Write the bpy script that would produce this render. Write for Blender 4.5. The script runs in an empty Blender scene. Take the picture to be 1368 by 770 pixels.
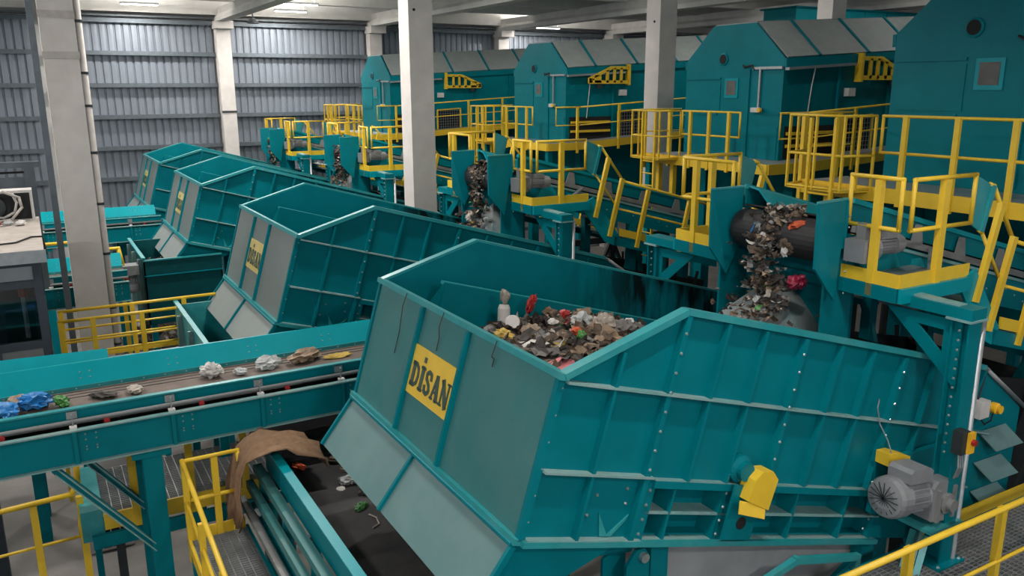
import bpy, math, random
from mathutils import Vector, Matrix, noise
random.seed(7)
SC = bpy.context.scene
COL = SC.collection

# ------------------------------------------------------------------ camera
YAW, PIT, ROL, FPX = 0.522758, 0.2375545, -0.00377, 1105.77
_cy, _sy, _cp, _sp = math.cos(YAW), math.sin(YAW), math.cos(PIT), math.sin(PIT)
_F = Vector((_sy*_cp, _cy*_cp, -_sp)); _R0 = Vector((_cy, -_sy, 0)); _U0 = _R0.cross(_F)
_R = _R0*math.cos(ROL) + _U0*math.sin(ROL); _U = _U0*math.cos(ROL) - _R0*math.sin(ROL)
cam = bpy.data.cameras.new('camera'); cam_o = bpy.data.objects.new('camera', cam); COL.objects.link(cam_o)
M4 = Matrix((( _R.x, _U.x, -_F.x, 0), (_R.y, _U.y, -_F.y, 0), (_R.z, _U.z, -_F.z, 8.5), (0, 0, 0, 1)))
cam_o.matrix_world = M4
cam.sensor_width = 36.0; cam.lens = FPX/1368*36.0; cam.clip_start = 0.05; cam.clip_end = 300
SC.camera = cam_o

# ------------------------------------------------------------------ world, exposure
SC.view_settings.view_transform = 'Standard'; SC.view_settings.look = 'None'
SC.view_settings.gamma = 1.0; SC.view_settings.use_curve_mapping = False
SC.view_settings.exposure = 0.0
world = bpy.data.worlds.new('world'); SC.world = world; world.use_nodes = True
bg = world.node_tree.nodes['Background']
bg.inputs[0].default_value = (0.82, 0.90, 1.0, 1); bg.inputs[1].default_value = 1.4

# ------------------------------------------------------------------ materials
MATS = {}
def srgb(r, g, b):
    f = lambda c: ((c/255)/12.92 if c <= 10.3 else (((c/255)+0.055)/1.055)**2.4)
    return (f(r), f(g), f(b), 1)
def mat(name, col, rough=0.5, metal=0.0, var=0.12, scale=6.0, dust=0.0, dustcol=(120, 118, 112), bump=0.0, bscale=40.0, emit=None, spec=0.5, alpha=1.0, trans=0.0, streak=0.0):
    m = bpy.data.materials.new(name); m.use_nodes = True
    nt = m.node_tree; N = nt.nodes; L = nt.links; b = N['Principled BSDF']
    b.inputs['Roughness'].default_value = rough; b.inputs['Metallic'].default_value = metal
    b.inputs['Specular IOR Level'].default_value = spec
    c = srgb(*col)
    tc = N.new('ShaderNodeTexCoord')
    nz = N.new('ShaderNodeTexNoise'); nz.inputs['Scale'].default_value = scale; nz.inputs['Detail'].default_value = 6
    L.new(tc.outputs['Object'], nz.inputs['Vector'])
    rp = N.new('ShaderNodeValToRGB'); rp.color_ramp.elements[0].position = 0.3; rp.color_ramp.elements[1].position = 0.7
    rp.color_ramp.elements[0].color = tuple(x*(1-var) for x in c[:3]) + (1,)
    rp.color_ramp.elements[1].color = tuple(min(1, x*(1+var)) for x in c[:3]) + (1,)
    L.new(nz.outputs['Fac'], rp.inputs['Fac'])
    out = rp.outputs['Color']
    if dust > 0:
        n2 = N.new('ShaderNodeTexNoise'); n2.inputs['Scale'].default_value = 1.7; n2.inputs['Detail'].default_value = 9; n2.inputs['Roughness'].default_value = 0.65
        if streak > 0:
            mp = N.new('ShaderNodeMapping'); mp.inputs['Scale'].default_value = (1, 1, streak); L.new(tc.outputs['Object'], mp.inputs['Vector']); L.new(mp.outputs['Vector'], n2.inputs['Vector'])
        else:
            L.new(tc.outputs['Object'], n2.inputs['Vector'])
        r2 = N.new('ShaderNodeValToRGB'); r2.color_ramp.elements[0].position = 0.42; r2.color_ramp.elements[1].position = 0.75
        r2.color_ramp.elements[0].color = (0, 0, 0, 1); r2.color_ramp.elements[1].color = (dust,)*3 + (1,)
        L.new(n2.outputs['Fac'], r2.inputs['Fac'])
        mx = N.new('ShaderNodeMixRGB'); mx.inputs['Color2'].default_value = srgb(*dustcol)
        L.new(r2.outputs['Color'], mx.inputs['Fac']); L.new(out, mx.inputs['Color1']); out = mx.outputs['Color']
    L.new(out, b.inputs['Base Color'])
    if bump > 0:
        n3 = N.new('ShaderNodeTexNoise'); n3.inputs['Scale'].default_value = bscale; n3.inputs['Detail'].default_value = 5
        L.new(tc.outputs['Object'], n3.inputs['Vector'])
        bp = N.new('ShaderNodeBump'); bp.inputs['Strength'].default_value = bump; bp.inputs['Distance'].default_value = 0.02
        L.new(n3.outputs['Fac'], bp.inputs['Height']); L.new(bp.outputs['Normal'], b.inputs['Normal'])
    if emit:
        b.inputs['Emission Color'].default_value = emit[:3] + (1,); b.inputs['Emission Strength'].default_value = emit[3]
    if trans > 0: b.inputs['Transmission Weight'].default_value = trans
    if alpha < 1: b.inputs['Alpha'].default_value = alpha
    MATS[name] = m
    return m
mat('teal', (0, 112, 122), 0.36, var=0.08, scale=2.5, dust=0.08, dustcol=(30, 122, 128), spec=0.14)
mat('teal_bright', (0, 142, 152), 0.32, var=0.06, scale=2.0, dust=0.08, dustcol=(60, 150, 154), spec=0.25)
mat('teal_edge', (30, 138, 142), 0.35, var=0.10, dust=0.25, dustcol=(130, 165, 162))
mat('teal_ledge', (110, 152, 150), 0.5, var=0.12, dust=0.6, dustcol=(172, 176, 172))
mat('dusty_panel', (58, 118, 118), 0.45, var=0.06, scale=1.5, dust=0.5, dustcol=(96, 126, 124), spec=0.3)
mat('dusty_flap', (92, 126, 126), 0.5, var=0.06, scale=1.5, dust=0.4, dustcol=(126, 146, 144), spec=0.3)
mat('roof_panel', (138, 145, 143), 0.6, var=0.06, dust=0.3, dustcol=(100, 110, 108))
mat('yellow', (228, 188, 48), 0.42, var=0.06, dust=0.16, dustcol=(150, 120, 50))
mat('yellow_sign', (232, 190, 60), 0.5, var=0.05, dust=0.1, dustcol=(150, 140, 90))
mat('sign_print', (62, 82, 72), 0.6, var=0.1)
mat('concrete', (204, 198, 193), 0.85, var=0.07, scale=3, dust=0.25, dustcol=(184, 178, 173), bump=0.15, bscale=25)
mat('concrete_roof', (206, 204, 200), 0.9, var=0.08, scale=2, bump=0.1)
mat('floor', (118, 114, 109), 0.85, var=0.15, scale=1.2, dust=0.5, dustcol=(95, 92, 88), bump=0.2, bscale=8)
mat('cladding', (130, 137, 146), 0.42, metal=0.35, var=0.05, scale=1.0)
mat('girt', (100, 108, 114), 0.5, metal=0.5)
mat('galv', (160, 164, 166), 0.45, metal=0.6, var=0.1, scale=12)
mat('grey_paint', (120, 122, 122), 0.5, var=0.12, dust=0.3, dustcol=(140, 130, 118))
mat('motor_grey', (128, 130, 134), 0.45, var=0.1, dust=0.35, dustcol=(150, 138, 124))
mat('belt', (42, 41, 42), 0.75, var=0.25, scale=5, dust=0.45, dustcol=(78, 72, 66), bump=0.2)
mat('belt_brown', (112, 98, 90), 0.8, var=0.2, scale=6, dust=0.4, dustcol=(80, 72, 66))
mat('rubber', (32, 31, 32), 0.6, var=0.2, bump=0.1)
mat('dark_steel', (38, 44, 46), 0.6, var=0.2)
mat('cabin', (48, 56, 64), 0.5, var=0.1)
mat('cabin_roof', (176, 166, 158), 0.8, var=0.1, dust=0.4, dustcol=(120, 112, 104))
mat('glass', (210, 220, 222), 0.04, var=0.02, spec=0.6, trans=1.0)
mat('window_mesh', (92, 92, 90), 0.7, var=0.2)
mat('hole', (12, 14, 16), 0.8)
mat('lamp_sheen_panel', (116, 124, 122), 0.5, var=0.06, scale=1.5, dust=0.3, dustcol=(98, 116, 114))  # lamp reflection painted into the panel and flap colour of the farther bunkers
mat('lamp_sheen_flap', (134, 140, 138), 0.5, var=0.06, scale=1.5, dust=0.3, dustcol=(112, 128, 126))
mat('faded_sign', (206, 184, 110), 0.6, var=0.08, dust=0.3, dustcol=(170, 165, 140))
mat('lamp_warm', (255, 220, 160), 0.5, emit=(1.0, 0.78, 0.45, 3.0))
mat('kick', (40, 140, 148), 0.4, var=0.1, dust=0.75, dustcol=(150, 170, 172))
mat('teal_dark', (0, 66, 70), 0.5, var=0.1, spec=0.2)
mat('deflector_dust', (134, 140, 140), 0.7, var=0.1, scale=4, dust=0.9, dustcol=(60, 110, 112))
mat('steel_black', (26, 30, 32), 0.6)
mat('grating', (150, 152, 152), 0.5, metal=0.4)
mat('plastic_white', (205, 200, 196), 0.5)
mat('pvc', (178, 172, 166), 0.55)
mat('red', (160, 34, 34), 0.4)
mat('signal_yellow', (235, 180, 40), 0.4)
mat('sheet_grey', (150, 152, 154), 0.4, var=0.12, scale=2, dust=0.3, dustcol=(100, 100, 100))
mat('burlap', (138, 108, 82), 0.95, var=0.18, scale=14, bump=0.5, bscale=120)
mat('bolt', (170, 180, 180), 0.35, metal=0.6)
mat('lamp_glow', (255, 255, 255), 0.5, emit=(1.0, 0.97, 0.92, 9.0))
mat('cable', (24, 24, 26), 0.6)
for nm, c in dict(w_brown=(96, 80, 66), w_dark=(54, 48, 44), w_tan=(150, 128, 106), w_grey=(120, 116, 112), w_white=(200, 196, 190), w_pale=(168, 158, 146), w_red=(178, 52, 50), w_pink=(206, 120, 124), w_blue=(34, 120, 186), w_green=(66, 130, 60), w_yellow=(190, 160, 74), w_orange=(206, 88, 50), w_film=(170, 172, 170), w_crimson=(150, 34, 62)).items():
    mat(nm, c, 0.7 if nm not in ('w_film', 'w_blue', 'w_red', 'w_green', 'w_crimson') else 0.4, var=0.3, scale=9, bump=0.4, bscale=30)

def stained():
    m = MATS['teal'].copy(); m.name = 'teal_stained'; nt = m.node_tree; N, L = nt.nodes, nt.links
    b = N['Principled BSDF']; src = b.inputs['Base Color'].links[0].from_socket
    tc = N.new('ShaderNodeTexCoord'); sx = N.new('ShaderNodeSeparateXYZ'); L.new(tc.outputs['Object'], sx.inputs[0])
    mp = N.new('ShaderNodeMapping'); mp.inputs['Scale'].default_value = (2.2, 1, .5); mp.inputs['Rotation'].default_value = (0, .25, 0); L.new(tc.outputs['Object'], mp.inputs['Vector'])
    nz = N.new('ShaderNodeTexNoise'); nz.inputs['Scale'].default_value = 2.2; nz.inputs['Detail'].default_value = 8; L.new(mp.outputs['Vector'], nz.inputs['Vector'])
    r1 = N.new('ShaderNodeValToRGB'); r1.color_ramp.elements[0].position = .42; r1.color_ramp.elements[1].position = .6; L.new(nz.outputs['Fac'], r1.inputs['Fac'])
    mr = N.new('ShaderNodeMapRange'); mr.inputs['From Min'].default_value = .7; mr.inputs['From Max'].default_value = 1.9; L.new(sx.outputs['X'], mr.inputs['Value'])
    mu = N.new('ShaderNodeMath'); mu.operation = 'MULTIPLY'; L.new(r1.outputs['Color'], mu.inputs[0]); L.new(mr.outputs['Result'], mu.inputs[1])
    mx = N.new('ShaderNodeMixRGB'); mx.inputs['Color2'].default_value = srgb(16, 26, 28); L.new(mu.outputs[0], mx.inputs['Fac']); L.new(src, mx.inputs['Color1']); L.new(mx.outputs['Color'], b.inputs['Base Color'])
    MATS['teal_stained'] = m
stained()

# ------------------------------------------------------------------ mesh builder
class MB:
    def __init__(s): s.v = []; s.f = []; s.m = []; s.cur = 0
    def add(s, vs, fs):
        o = len(s.v); s.v += [tuple(p) for p in vs]; s.f += [tuple(i+o for i in f) for f in fs]; s.m += [s.cur]*len(fs); return s
    def grid_faces(s, fs): s.f += fs; s.m += [s.cur]*len(fs); return s
    def box(s, x0, x1, y0, y1, z0, z1):
        return s.add([(x0,y0,z0),(x1,y0,z0),(x1,y1,z0),(x0,y1,z0),(x0,y0,z1),(x1,y0,z1),(x1,y1,z1),(x0,y1,z1)],
                     [(0,3,2,1),(4,5,6,7),(0,1,5,4),(1,2,6,5),(2,3,7,6),(3,0,4,7)])
    def bar(s, p, q, w, h=None, up=(0,0,1)):
        h = w if h is None else h
        p, q = Vector(p), Vector(q); d = (q-p).normalized(); u = Vector(up)
        r = d.cross(u)
        if r.length < 1e-4: r = d.cross(Vector((1,0,0)))
        r.normalize(); u = r.cross(d); r *= w/2; u *= h/2
        vs = [p-r-u, p+r-u, p+r+u, p-r+u, q-r-u, q+r-u, q+r+u, q-r+u]
        return s.add(vs, [(0,1,2,3),(7,6,5,4),(1,0,4,5),(2,1,5,6),(3,2,6,7),(0,3,7,4)])
    def pipe(s, p, q, r, n=8, r2=None):
        p, q = Vector(p), Vector(q); d = (q-p).normalized(); a = d.orthogonal().normalized(); b = d.cross(a); r2 = r if r2 is None else r2
        vs = [p+(a*math.cos(2*math.pi*i/n)+b*math.sin(2*math.pi*i/n))*r for i in range(n)]
        vs += [q+(a*math.cos(2*math.pi*i/n)+b*math.sin(2*math.pi*i/n))*r2 for i in range(n)]
        fs = [(i, (i+1) % n, n+(i+1) % n, n+i) for i in range(n)] + [tuple(range(n-1,-1,-1)), tuple(range(n, 2*n))]
        return s.add(vs, fs)
    def path(s, pts, r, n=8, closed=False):
        pts = [Vector(p) for p in pts]
        if closed: pts = pts + [pts[0]]
        for a, b in zip(pts, pts[1:]):
            d = (b-a).normalized()*r*0.7; s.pipe(a-d, b+d, r, n)
        return s
    def prism(s, pts, vec):
        n = len(pts); vec = Vector(vec); p = [Vector(q) for q in pts]
        return s.add(p+[q+vec for q in p], [tuple(range(n-1,-1,-1)), tuple(range(n, 2*n))]+[(i,(i+1)%n,n+(i+1)%n,n+i) for i in range(n)])
    def plate(s, pts, t):
        p = [Vector(q) for q in pts]; nrm = (p[1]-p[0]).cross(p[2]-p[0]).normalized()*t
        return s.prism([q-nrm/2 for q in p], nrm)
    def lathe(s, prof, org, axis, n=16):
        o = Vector(org); d = Vector(axis).normalized(); a = d.orthogonal().normalized(); b = d.cross(a); k = len(prof)
        vs = [o+d*t+(a*math.cos(2*math.pi*i/n)+b*math.sin(2*math.pi*i/n))*r for (t, r) in prof for i in range(n)]
        fs = [(j*n+i, j*n+(i+1)%n, (j+1)*n+(i+1)%n, (j+1)*n+i) for j in range(k-1) for i in range(n)]
        fs += [tuple(range(n-1,-1,-1)), tuple(range((k-1)*n, k*n))]
        return s.add(vs, fs)
    def dome(s, p, nrm, r):
        p = Vector(p); nrm = Vector(nrm).normalized()
        return s.pipe(p, p+nrm*r*0.8, r, 6, r*0.6)
    def crumple(s, c, size, rnd, seg=1):
        c = Vector(c); t = (1+5**.5)/2
        base = [Vector(v).normalized() for v in ((-1,t,0),(1,t,0),(-1,-t,0),(1,-t,0),(0,-1,t),(0,1,t),(0,-1,-t),(0,1,-t),(t,0,-1),(t,0,1),(-t,0,-1),(-t,0,1))]
        fs = [(0,11,5),(0,5,1),(0,1,7),(0,7,10),(0,10,11),(1,5,9),(5,11,4),(11,10,2),(10,7,6),(7,1,8),(3,9,4),(3,4,2),(3,2,6),(3,6,8),(3,8,9),(4,9,5),(2,4,11),(6,2,10),(8,6,7),(9,8,1)]
        for _ in range(seg):
            mid = {}; nf = []
            def gm(i, j):
                k = (min(i,j), max(i,j))
                if k not in mid: base.append(((base[i]+base[j])/2).normalized()); mid[k] = len(base)-1
                return mid[k]
            for (i,j,k) in fs:
                a, b, c2 = gm(i,j), gm(j,k), gm(k,i); nf += [(i,a,c2),(j,b,a),(k,c2,b),(a,b,c2)]
            fs = nf
        rot = Matrix.Rotation(rnd.uniform(0,6.28), 3, 'Z') @ Matrix.Rotation(rnd.uniform(-.5,.5), 3, 'X')
        vs = [c + rot @ Vector((v.x*size[0], v.y*size[1], v.z*size[2]))*rnd.uniform(0.62, 1.12) for v in base]
        return s.add(vs, fs)
    def sheet(s, c, w, l, rnd, n=4):
        c = Vector(c); rot = Matrix.Rotation(rnd.uniform(0, 6.28), 3, 'Z') @ Matrix.Rotation(rnd.gauss(0, .7), 3, 'X') @ Matrix.Rotation(rnd.gauss(0, .5), 3, 'Y')
        cur = rnd.uniform(-2.5, 2.5); o = len(s.v)
        for i in range(n+1):
            for j in range(3):
                u, v = i/n-.5, j/2-.5
                s.v.append(tuple(c+rot @ Vector((u*l+rnd.uniform(-.1, .1)*l, v*w*rnd.uniform(.5, 1.2), (u*u*cur+rnd.uniform(-.25, .25))*w))))
        return s.grid_faces([(o+i*3+j, o+(i+1)*3+j, o+(i+1)*3+j+1, o+i*3+j+1) for i in range(n) for j in range(2)])
    def build(s, name, m, parent=None, smooth=False):
        o0 = Vector((0,0,0)); q = parent
        while q is not None: o0 += q.location; q = q.parent
        me = bpy.data.meshes.new(name); me.from_pydata([tuple(Vector(v)-o0) for v in s.v], [], s.f)
        ms = m if isinstance(m, (list, tuple)) else [m]
        for k in ms: me.materials.append(MATS[k])
        if len(ms) > 1: me.polygons.foreach_set('material_index', s.m)
        if smooth: me.polygons.foreach_set('use_smooth', [True]*len(me.polygons))
        me.update()
        o = bpy.data.objects.new(name, me); COL.objects.link(o)
        if parent is not None: o.parent = parent
        return o
def empty(name, loc, label, cat, group=None):
    o = bpy.data.objects.new(name, None); COL.objects.link(o); o.location = loc; o.empty_display_size = 0.2
    return tag(o, label, cat, group)
def tag(o, label, cat, group=None, kind=None):
    o['label'] = label; o['category'] = cat
    if group: o['group'] = group
    if kind: o['kind'] = kind
    return o
def struct(o): o['kind'] = 'structure'; return o
def setorigin(o):
    """move a one-mesh thing's origin to its base"""
    vs = [v.co.copy() for v in o.data.vertices]
    c = Vector((sum(v.x for v in vs)/len(vs), sum(v.y for v in vs)/len(vs), min(v.z for v in vs)))
    o.data.transform(Matrix.Translation(-c)); o.location = c; return o
def copy_tree(o, parent=None, skip=()):
    c = o.copy(); COL.objects.link(c); c.parent = parent
    for ch in list(o.children):
        if ch.name.split('.')[0] not in skip: copy_tree(ch, c, skip)
    return c
ORD = ['nearest', 'second', 'third', 'farthest']

# ================================================================== SETTING
struct(MB().box(-40, 70, -12, 37, -0.3, 0.0).build('floor', 'floor'))
# --- back wall: girts and corrugated cladding, bay by bay
YW = 36.5
wall = struct(MB().box(-40, 70, 36.78, 37.0, 0, 12.6).build('wall_back', 'concrete_roof'))
GZ = [11.15 - 1.21*k for k in range(9)] + [0.0]
def corr(x0, x1, z0, z1, y):
    n = int((x1-x0)/0.27); dx = (x1-x0)/n; pr = []
    for i in range(n):
        x = x0+i*dx; pr += [(x, y+0.05), (x+dx*.08, y+0.05), (x+dx*.2, y), (x+dx*.55, y-.006), (x+dx*.88, y)]
    pr.append((x1, y+0.05))
    k = len(pr); m = MB()
    m.add([(a, b, z0) for a, b in pr]+[(a, b, z1) for a, b in pr], [(i, i+1, k+i+1, k+i) for i in range(k-1)])
    return m
bayx = [7.35+6.5*k for k in range(-3, 8)]
for i in range(len(bayx)-1):
    x0, x1 = bayx[i]+0.3, bayx[i+1]-0.3
    for j in range(len(GZ)-1):
        if j > 6 and i > 3: continue
        corr(x0, x1, GZ[j+1], GZ[j], 36.58).build('cladding_sheet', 'cladding', wall)
    for j in range(len(GZ)-1):
        m = MB().box(x0, x1, 36.32, 36.36, GZ[j]-0.16, GZ[j]).box(x0, x1, 36.36, 36.57, GZ[j]-0.03, GZ[j])
        m.build('girt', 'girt', wall)
    MB().box(x0, x1, 36.25, 36.55, 11.22, 11.27).build('eaves_girt', 'girt', wall)
# --- roof: precast slab, purlins along x, beams along y
roof = struct(MB().box(-14.3, 70, -12.3, 37, 12.7, 12.95).build('ceiling', 'concrete_roof'))
for k in range(15):
    y = 36.2-3.3*k
    zb = 11.38 if k == 0 else 11.62
    MB().prism([(-14, y-0.16, zb), (-14, y+0.16, zb), (-14, y+0.22, 12.2), (-14, y+0.5, 12.7), (-14, y-0.5, 12.7), (-14, y-0.22, 12.2)], (84, 0, 0)).build('purlin', 'concrete_roof', roof)
for i, x in enumerate(bayx):
    MB().prism([(x-0.24, -12, 11.14), (x+0.24, -12, 11.14), (x+0.24, -12, 11.30), (x+0.14, -12, 11.42), (x+0.14, -12, 11.66), (x-0.14, -12, 11.66), (x-0.14, -12, 11.42), (x-0.24, -12, 11.30)], (0, 48.4, 0)).build('roof_beam', 'concrete_roof', roof)
# --- unseen outer walls and clerestory openings, added to bring daylight from high up
lw = struct(MB().box(-14.3, -14, -12, 37, 0, 6.2).box(-14.3, -14, -12, 37, 11.0, 12.7).build('added_wall_left', 'concrete_roof'))
bw = struct(MB().box(-14, 46, -12.3, -12, 0, 6.0).box(-14, 46, -12.3, -12, 11.0, 12.7).build('added_wall_front', 'concrete_roof'))
for k in range(8): MB().box(-14.25, -14.05, -11+6.5*k, -10.6+6.5*k, 6.2, 11.0).build('mullion', 'concrete_roof', lw)
for k in range(9): MB().box(-13+6.5*k, -12.6+6.5*k, -12.25, -12.05, 6.0, 11.0).build('mullion', 'concrete_roof', bw)
struct(MB().box(46, 46.3, -12, 37, 0, 12.7).build('added_wall_right', 'concrete_roof'))
# --- concrete columns
for i, x in enumerate(bayx):
    if 4 < x < 45:
        m = MB().box(x-0.28, x+0.28, 36.0, 36.45, 0, 11.14).box(x-0.34, x+0.34, 35.6, 36.45, 10.85, 11.14)
        c = struct(m.build('wall_column', 'concrete'))
        if i == 3: MB().box(x-0.30, x+0.30, 35.97, 36.0, 7.55, 7.62).build('band', 'dark_steel', c)
COLX = [(0.40, 0.925, 'concrete column with a grey downpipe strapped to its side', ), (6.99, 7.52, 'bare concrete column rising between the second and third bunkers'), (13.54, 14.06, 'concrete column standing behind the second green drum housing'), (19.6, 20.15, 'distant concrete column behind the ridge of the second housing')]
for k, (a, b, lab) in enumerate(COLX):
    r = empty('concrete_column', ((a+b)/2, 16.56, 0), lab, 'column')
    MB().box(a, b, 16.3, 16.82, 0, 11.14).build('shaft', 'concrete', r)
    if k == 0:
        MB().box(a-0.17, a-0.07, 16.32, 16.5, 0, 11.1).build('cable_tray', 'girt', r)
        p = MB().pipe((b+0.06, 16.36, 0), (b+0.06, 16.36, 11.3), 0.055, 12).build('downpipe', 'pvc', r, True)
        for z in (2.2, 3.9, 4.6, 5.6, 6.5, 7.4, 8.2, 8.75, 9.6): MB().pipe((b+0.06, 16.36, z), (b+0.06, 16.36, z+0.045), 0.066, 12).build('pipe_clip', 'dark_steel', p)
        MB().box(a-0.02, b+0.02, 16.285, 16.3, 9.0, 9.12).build('mortar_patch', 'pvc', r)
        MB().box(a-0.02, b+0.01, 16.285, 16.3, 9.66, 9.78).build('mortar_patch', 'pvc', r)
    if k in (1, 2): MB().lathe([(0, .03), (.01, .03)], (a+0.12 if k == 1 else a-0.01, 16.29 if k == 1 else 16.5, 10.05), (0, -1, 0) if k == 1 else (-1, 0, 0), 8).build('anchor_hole', 'hole', r)
# --- ceiling luminaires (wall ones seen, roof grid unseen and added for light)
def luminaire(x, y, z, lab, watt, grp=None, L=1.3):  # lamp facing down, with an uplight added to brighten the roof
    r = empty('strip_light', (x, y, z), lab, 'lamp', grp)
    MB().box(x-L/2, x+L/2, y-0.09, y+0.09, z+0.03, z+0.10).build('housing', 'galv', r)
    MB().box(x-L/2+.03, x+L/2-.03, y-0.06, y+0.06, z, z+0.03).build('tube', 'lamp_glow', r)
    for s in (-1, 1): MB().pipe((x+s*L*.4, y, z+0.1), (x+s*L*.4, y, 12.7), 0.01, 6).build('hanger', 'dark_steel', r)
    ld = bpy.data.lights.new('strip_light_lamp', 'AREA'); ld.shape = 'RECTANGLE'; ld.size = L; ld.size_y = 0.3; ld.energy = watt; ld.color = (1.0, 0.97, 0.93)
    lo = bpy.data.objects.new('light_source', ld); COL.objects.link(lo); lo.parent = r; lo.location = (0, 0, -0.02)
    ud = bpy.data.lights.new('strip_light_uplight', 'AREA'); ud.shape = 'RECTANGLE'; ud.size = L; ud.size_y = 0.2; ud.energy = watt*(0.3 if grp else 0.8); ud.color = (1.0, 0.97, 0.93)
    uo = bpy.data.objects.new('light_source', ud); COL.objects.link(uo); uo.parent = r; uo.location = (0, 0, 0.12); uo.rotation_euler = (math.pi, 0, 0)
for (x, y, z, l) in ((4.15, 34.5, 11.50, 'bright strip light at upper left beside the pipe column'), (9.72, 34.5, 11.47, 'lower strip light of the pair over the middle wall bay'), (9.17, 31.2, 11.44, 'upper strip light of the pair over the middle wall bay'), (21.9, 34.5, 11.2, 'strip light glowing above the third drum housing')):
    luminaire(x, y, z, l, 260)
k = 0
for yy in (-4, 3, 10, 17, 24):
    for xx in (-4.0, 4.0, 10.7, 17.2, 23.7):
        if yy < 8 and xx > 8: continue
        luminaire(xx, yy, 11.75, 'added unseen strip light lighting the bunker lines from the roof', 400 if xx < 8 else 60, 'added unseen strip lights')

r = empty('beam_lamp', (7.75, 33.0, 10.95), 'small dark dome lamp hanging from the roof beam by the wall column', 'lamp')
MB().lathe([(0, .22), (.05, .22), (.14, .12), (.2, .05)], (7.85, 33.0, 10.88), (0, 0, 1), 16).build('shade', 'dark_steel', r)
MB().pipe((7.85, 33.0, 11.08), (7.85, 33.0, 11.62), .025, 6).build('stem', 'dark_steel', r)
MB().path([(7.62, 33.0, 11.2), (7.62, 32.0, 11.3), (7.62, 30.5, 11.22), (7.62, 29.0, 11.32), (7.62, 27.0, 11.25)], .025, 6).build('cable', 'cable', r)

# ================================================================== BUNKERS
TH = math.radians(16.3); CT, ST = math.cos(TH), math.sin(TH)
YN, YF = 4.6, 8.0
def W(a, b, y): return Vector((2.70+a*CT+b*ST, y, 5.35-a*ST+b*CT))
OUT = [(0, 0), (0, 1.235), (0.98, 1.85), (5.2, 1.88), (6.2, 1.52), (6.5, 0.40), (5.6, 0.0)]
def wbox(m, a0, a1, b0, b1, y0, y1):
    vs = [W(a, b, y) for b in (b0, b1) for (a, y) in ((a0, y0), (a1, y0), (a1, y1), (a0, y1))]
    return m.add(vs, [(0,3,2,1),(4,5,6,7),(0,1,5,4),(1,2,6,5),(2,3,7,6),(3,0,4,7)])
LET = {'D': (0.72, [([(.16,0),(.16,1)], .26), ([(0,.93),(.34,.95),(.56,.8),(.62,.5),(.56,.2),(.34,.05),(0,.07)], .16)]),
       'I': (0.44, [([(.22,0),(.22,1)], .26), ([(.02,.05),(.42,.05)], .1), ([(.02,.95),(.42,.95)], .1), ([(.22,1.2),(.22,1.38)], .2)]),
       'S': (0.64, [([(.56,.66),(.52,.9),(.3,.95),(.12,.84),(.14,.64),(.44,.42),(.52,.2),(.34,.05),(.12,.1),(.07,.34)], .17)]),
       'A': (0.72, [([(.1,0),(.34,1)], .12), ([(.36,1),(.58,0)], .24), ([(.16,.32),(.52,.32)], .1), ([(0,.04),(.24,.04)], .09), ([(.42,.04),(.74,.04)], .09)]),
       'N': (0.78, [([(.14,0),(.14,1)], .1), ([(.1,1),(.62,0)], .24), ([(.64,0),(.64,1)], .1), ([(.0,.04),(.28,.04)], .09), ([(.5,.96),(.78,.96)], .09), ([(0,.96),(.2,.96)], .09)])}
def lettering(m, text, fn, h):
    """fn(u, v) maps letter units onto the plate; adds thin raised strokes"""
    u0 = 0
    for ch in text:
        w, strokes = LET[ch]
        for pts, sw in strokes:
            for (ax, ay), (bx, by) in zip(pts, pts[1:]):
                dx, dy = bx-ax, by-ay; l = math.hypot(dx, dy); dx /= l; dy /= l; e = sw*0.12
                px, py = -dy*sw/2, dx*sw/2
                q = [(ax-dx*e+px, ay-dy*e+py), (ax-dx*e-px, ay-dy*e-py), (bx+dx*e-px, by+dy*e-py), (bx+dx*e+px, by+dy*e+py)]
                m.prism([fn((u0+x)*h, y*h) for x, y in q], fn(0, 0, 1)-fn(0, 0))
        u0 += w+0.06
    return u0*h
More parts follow.
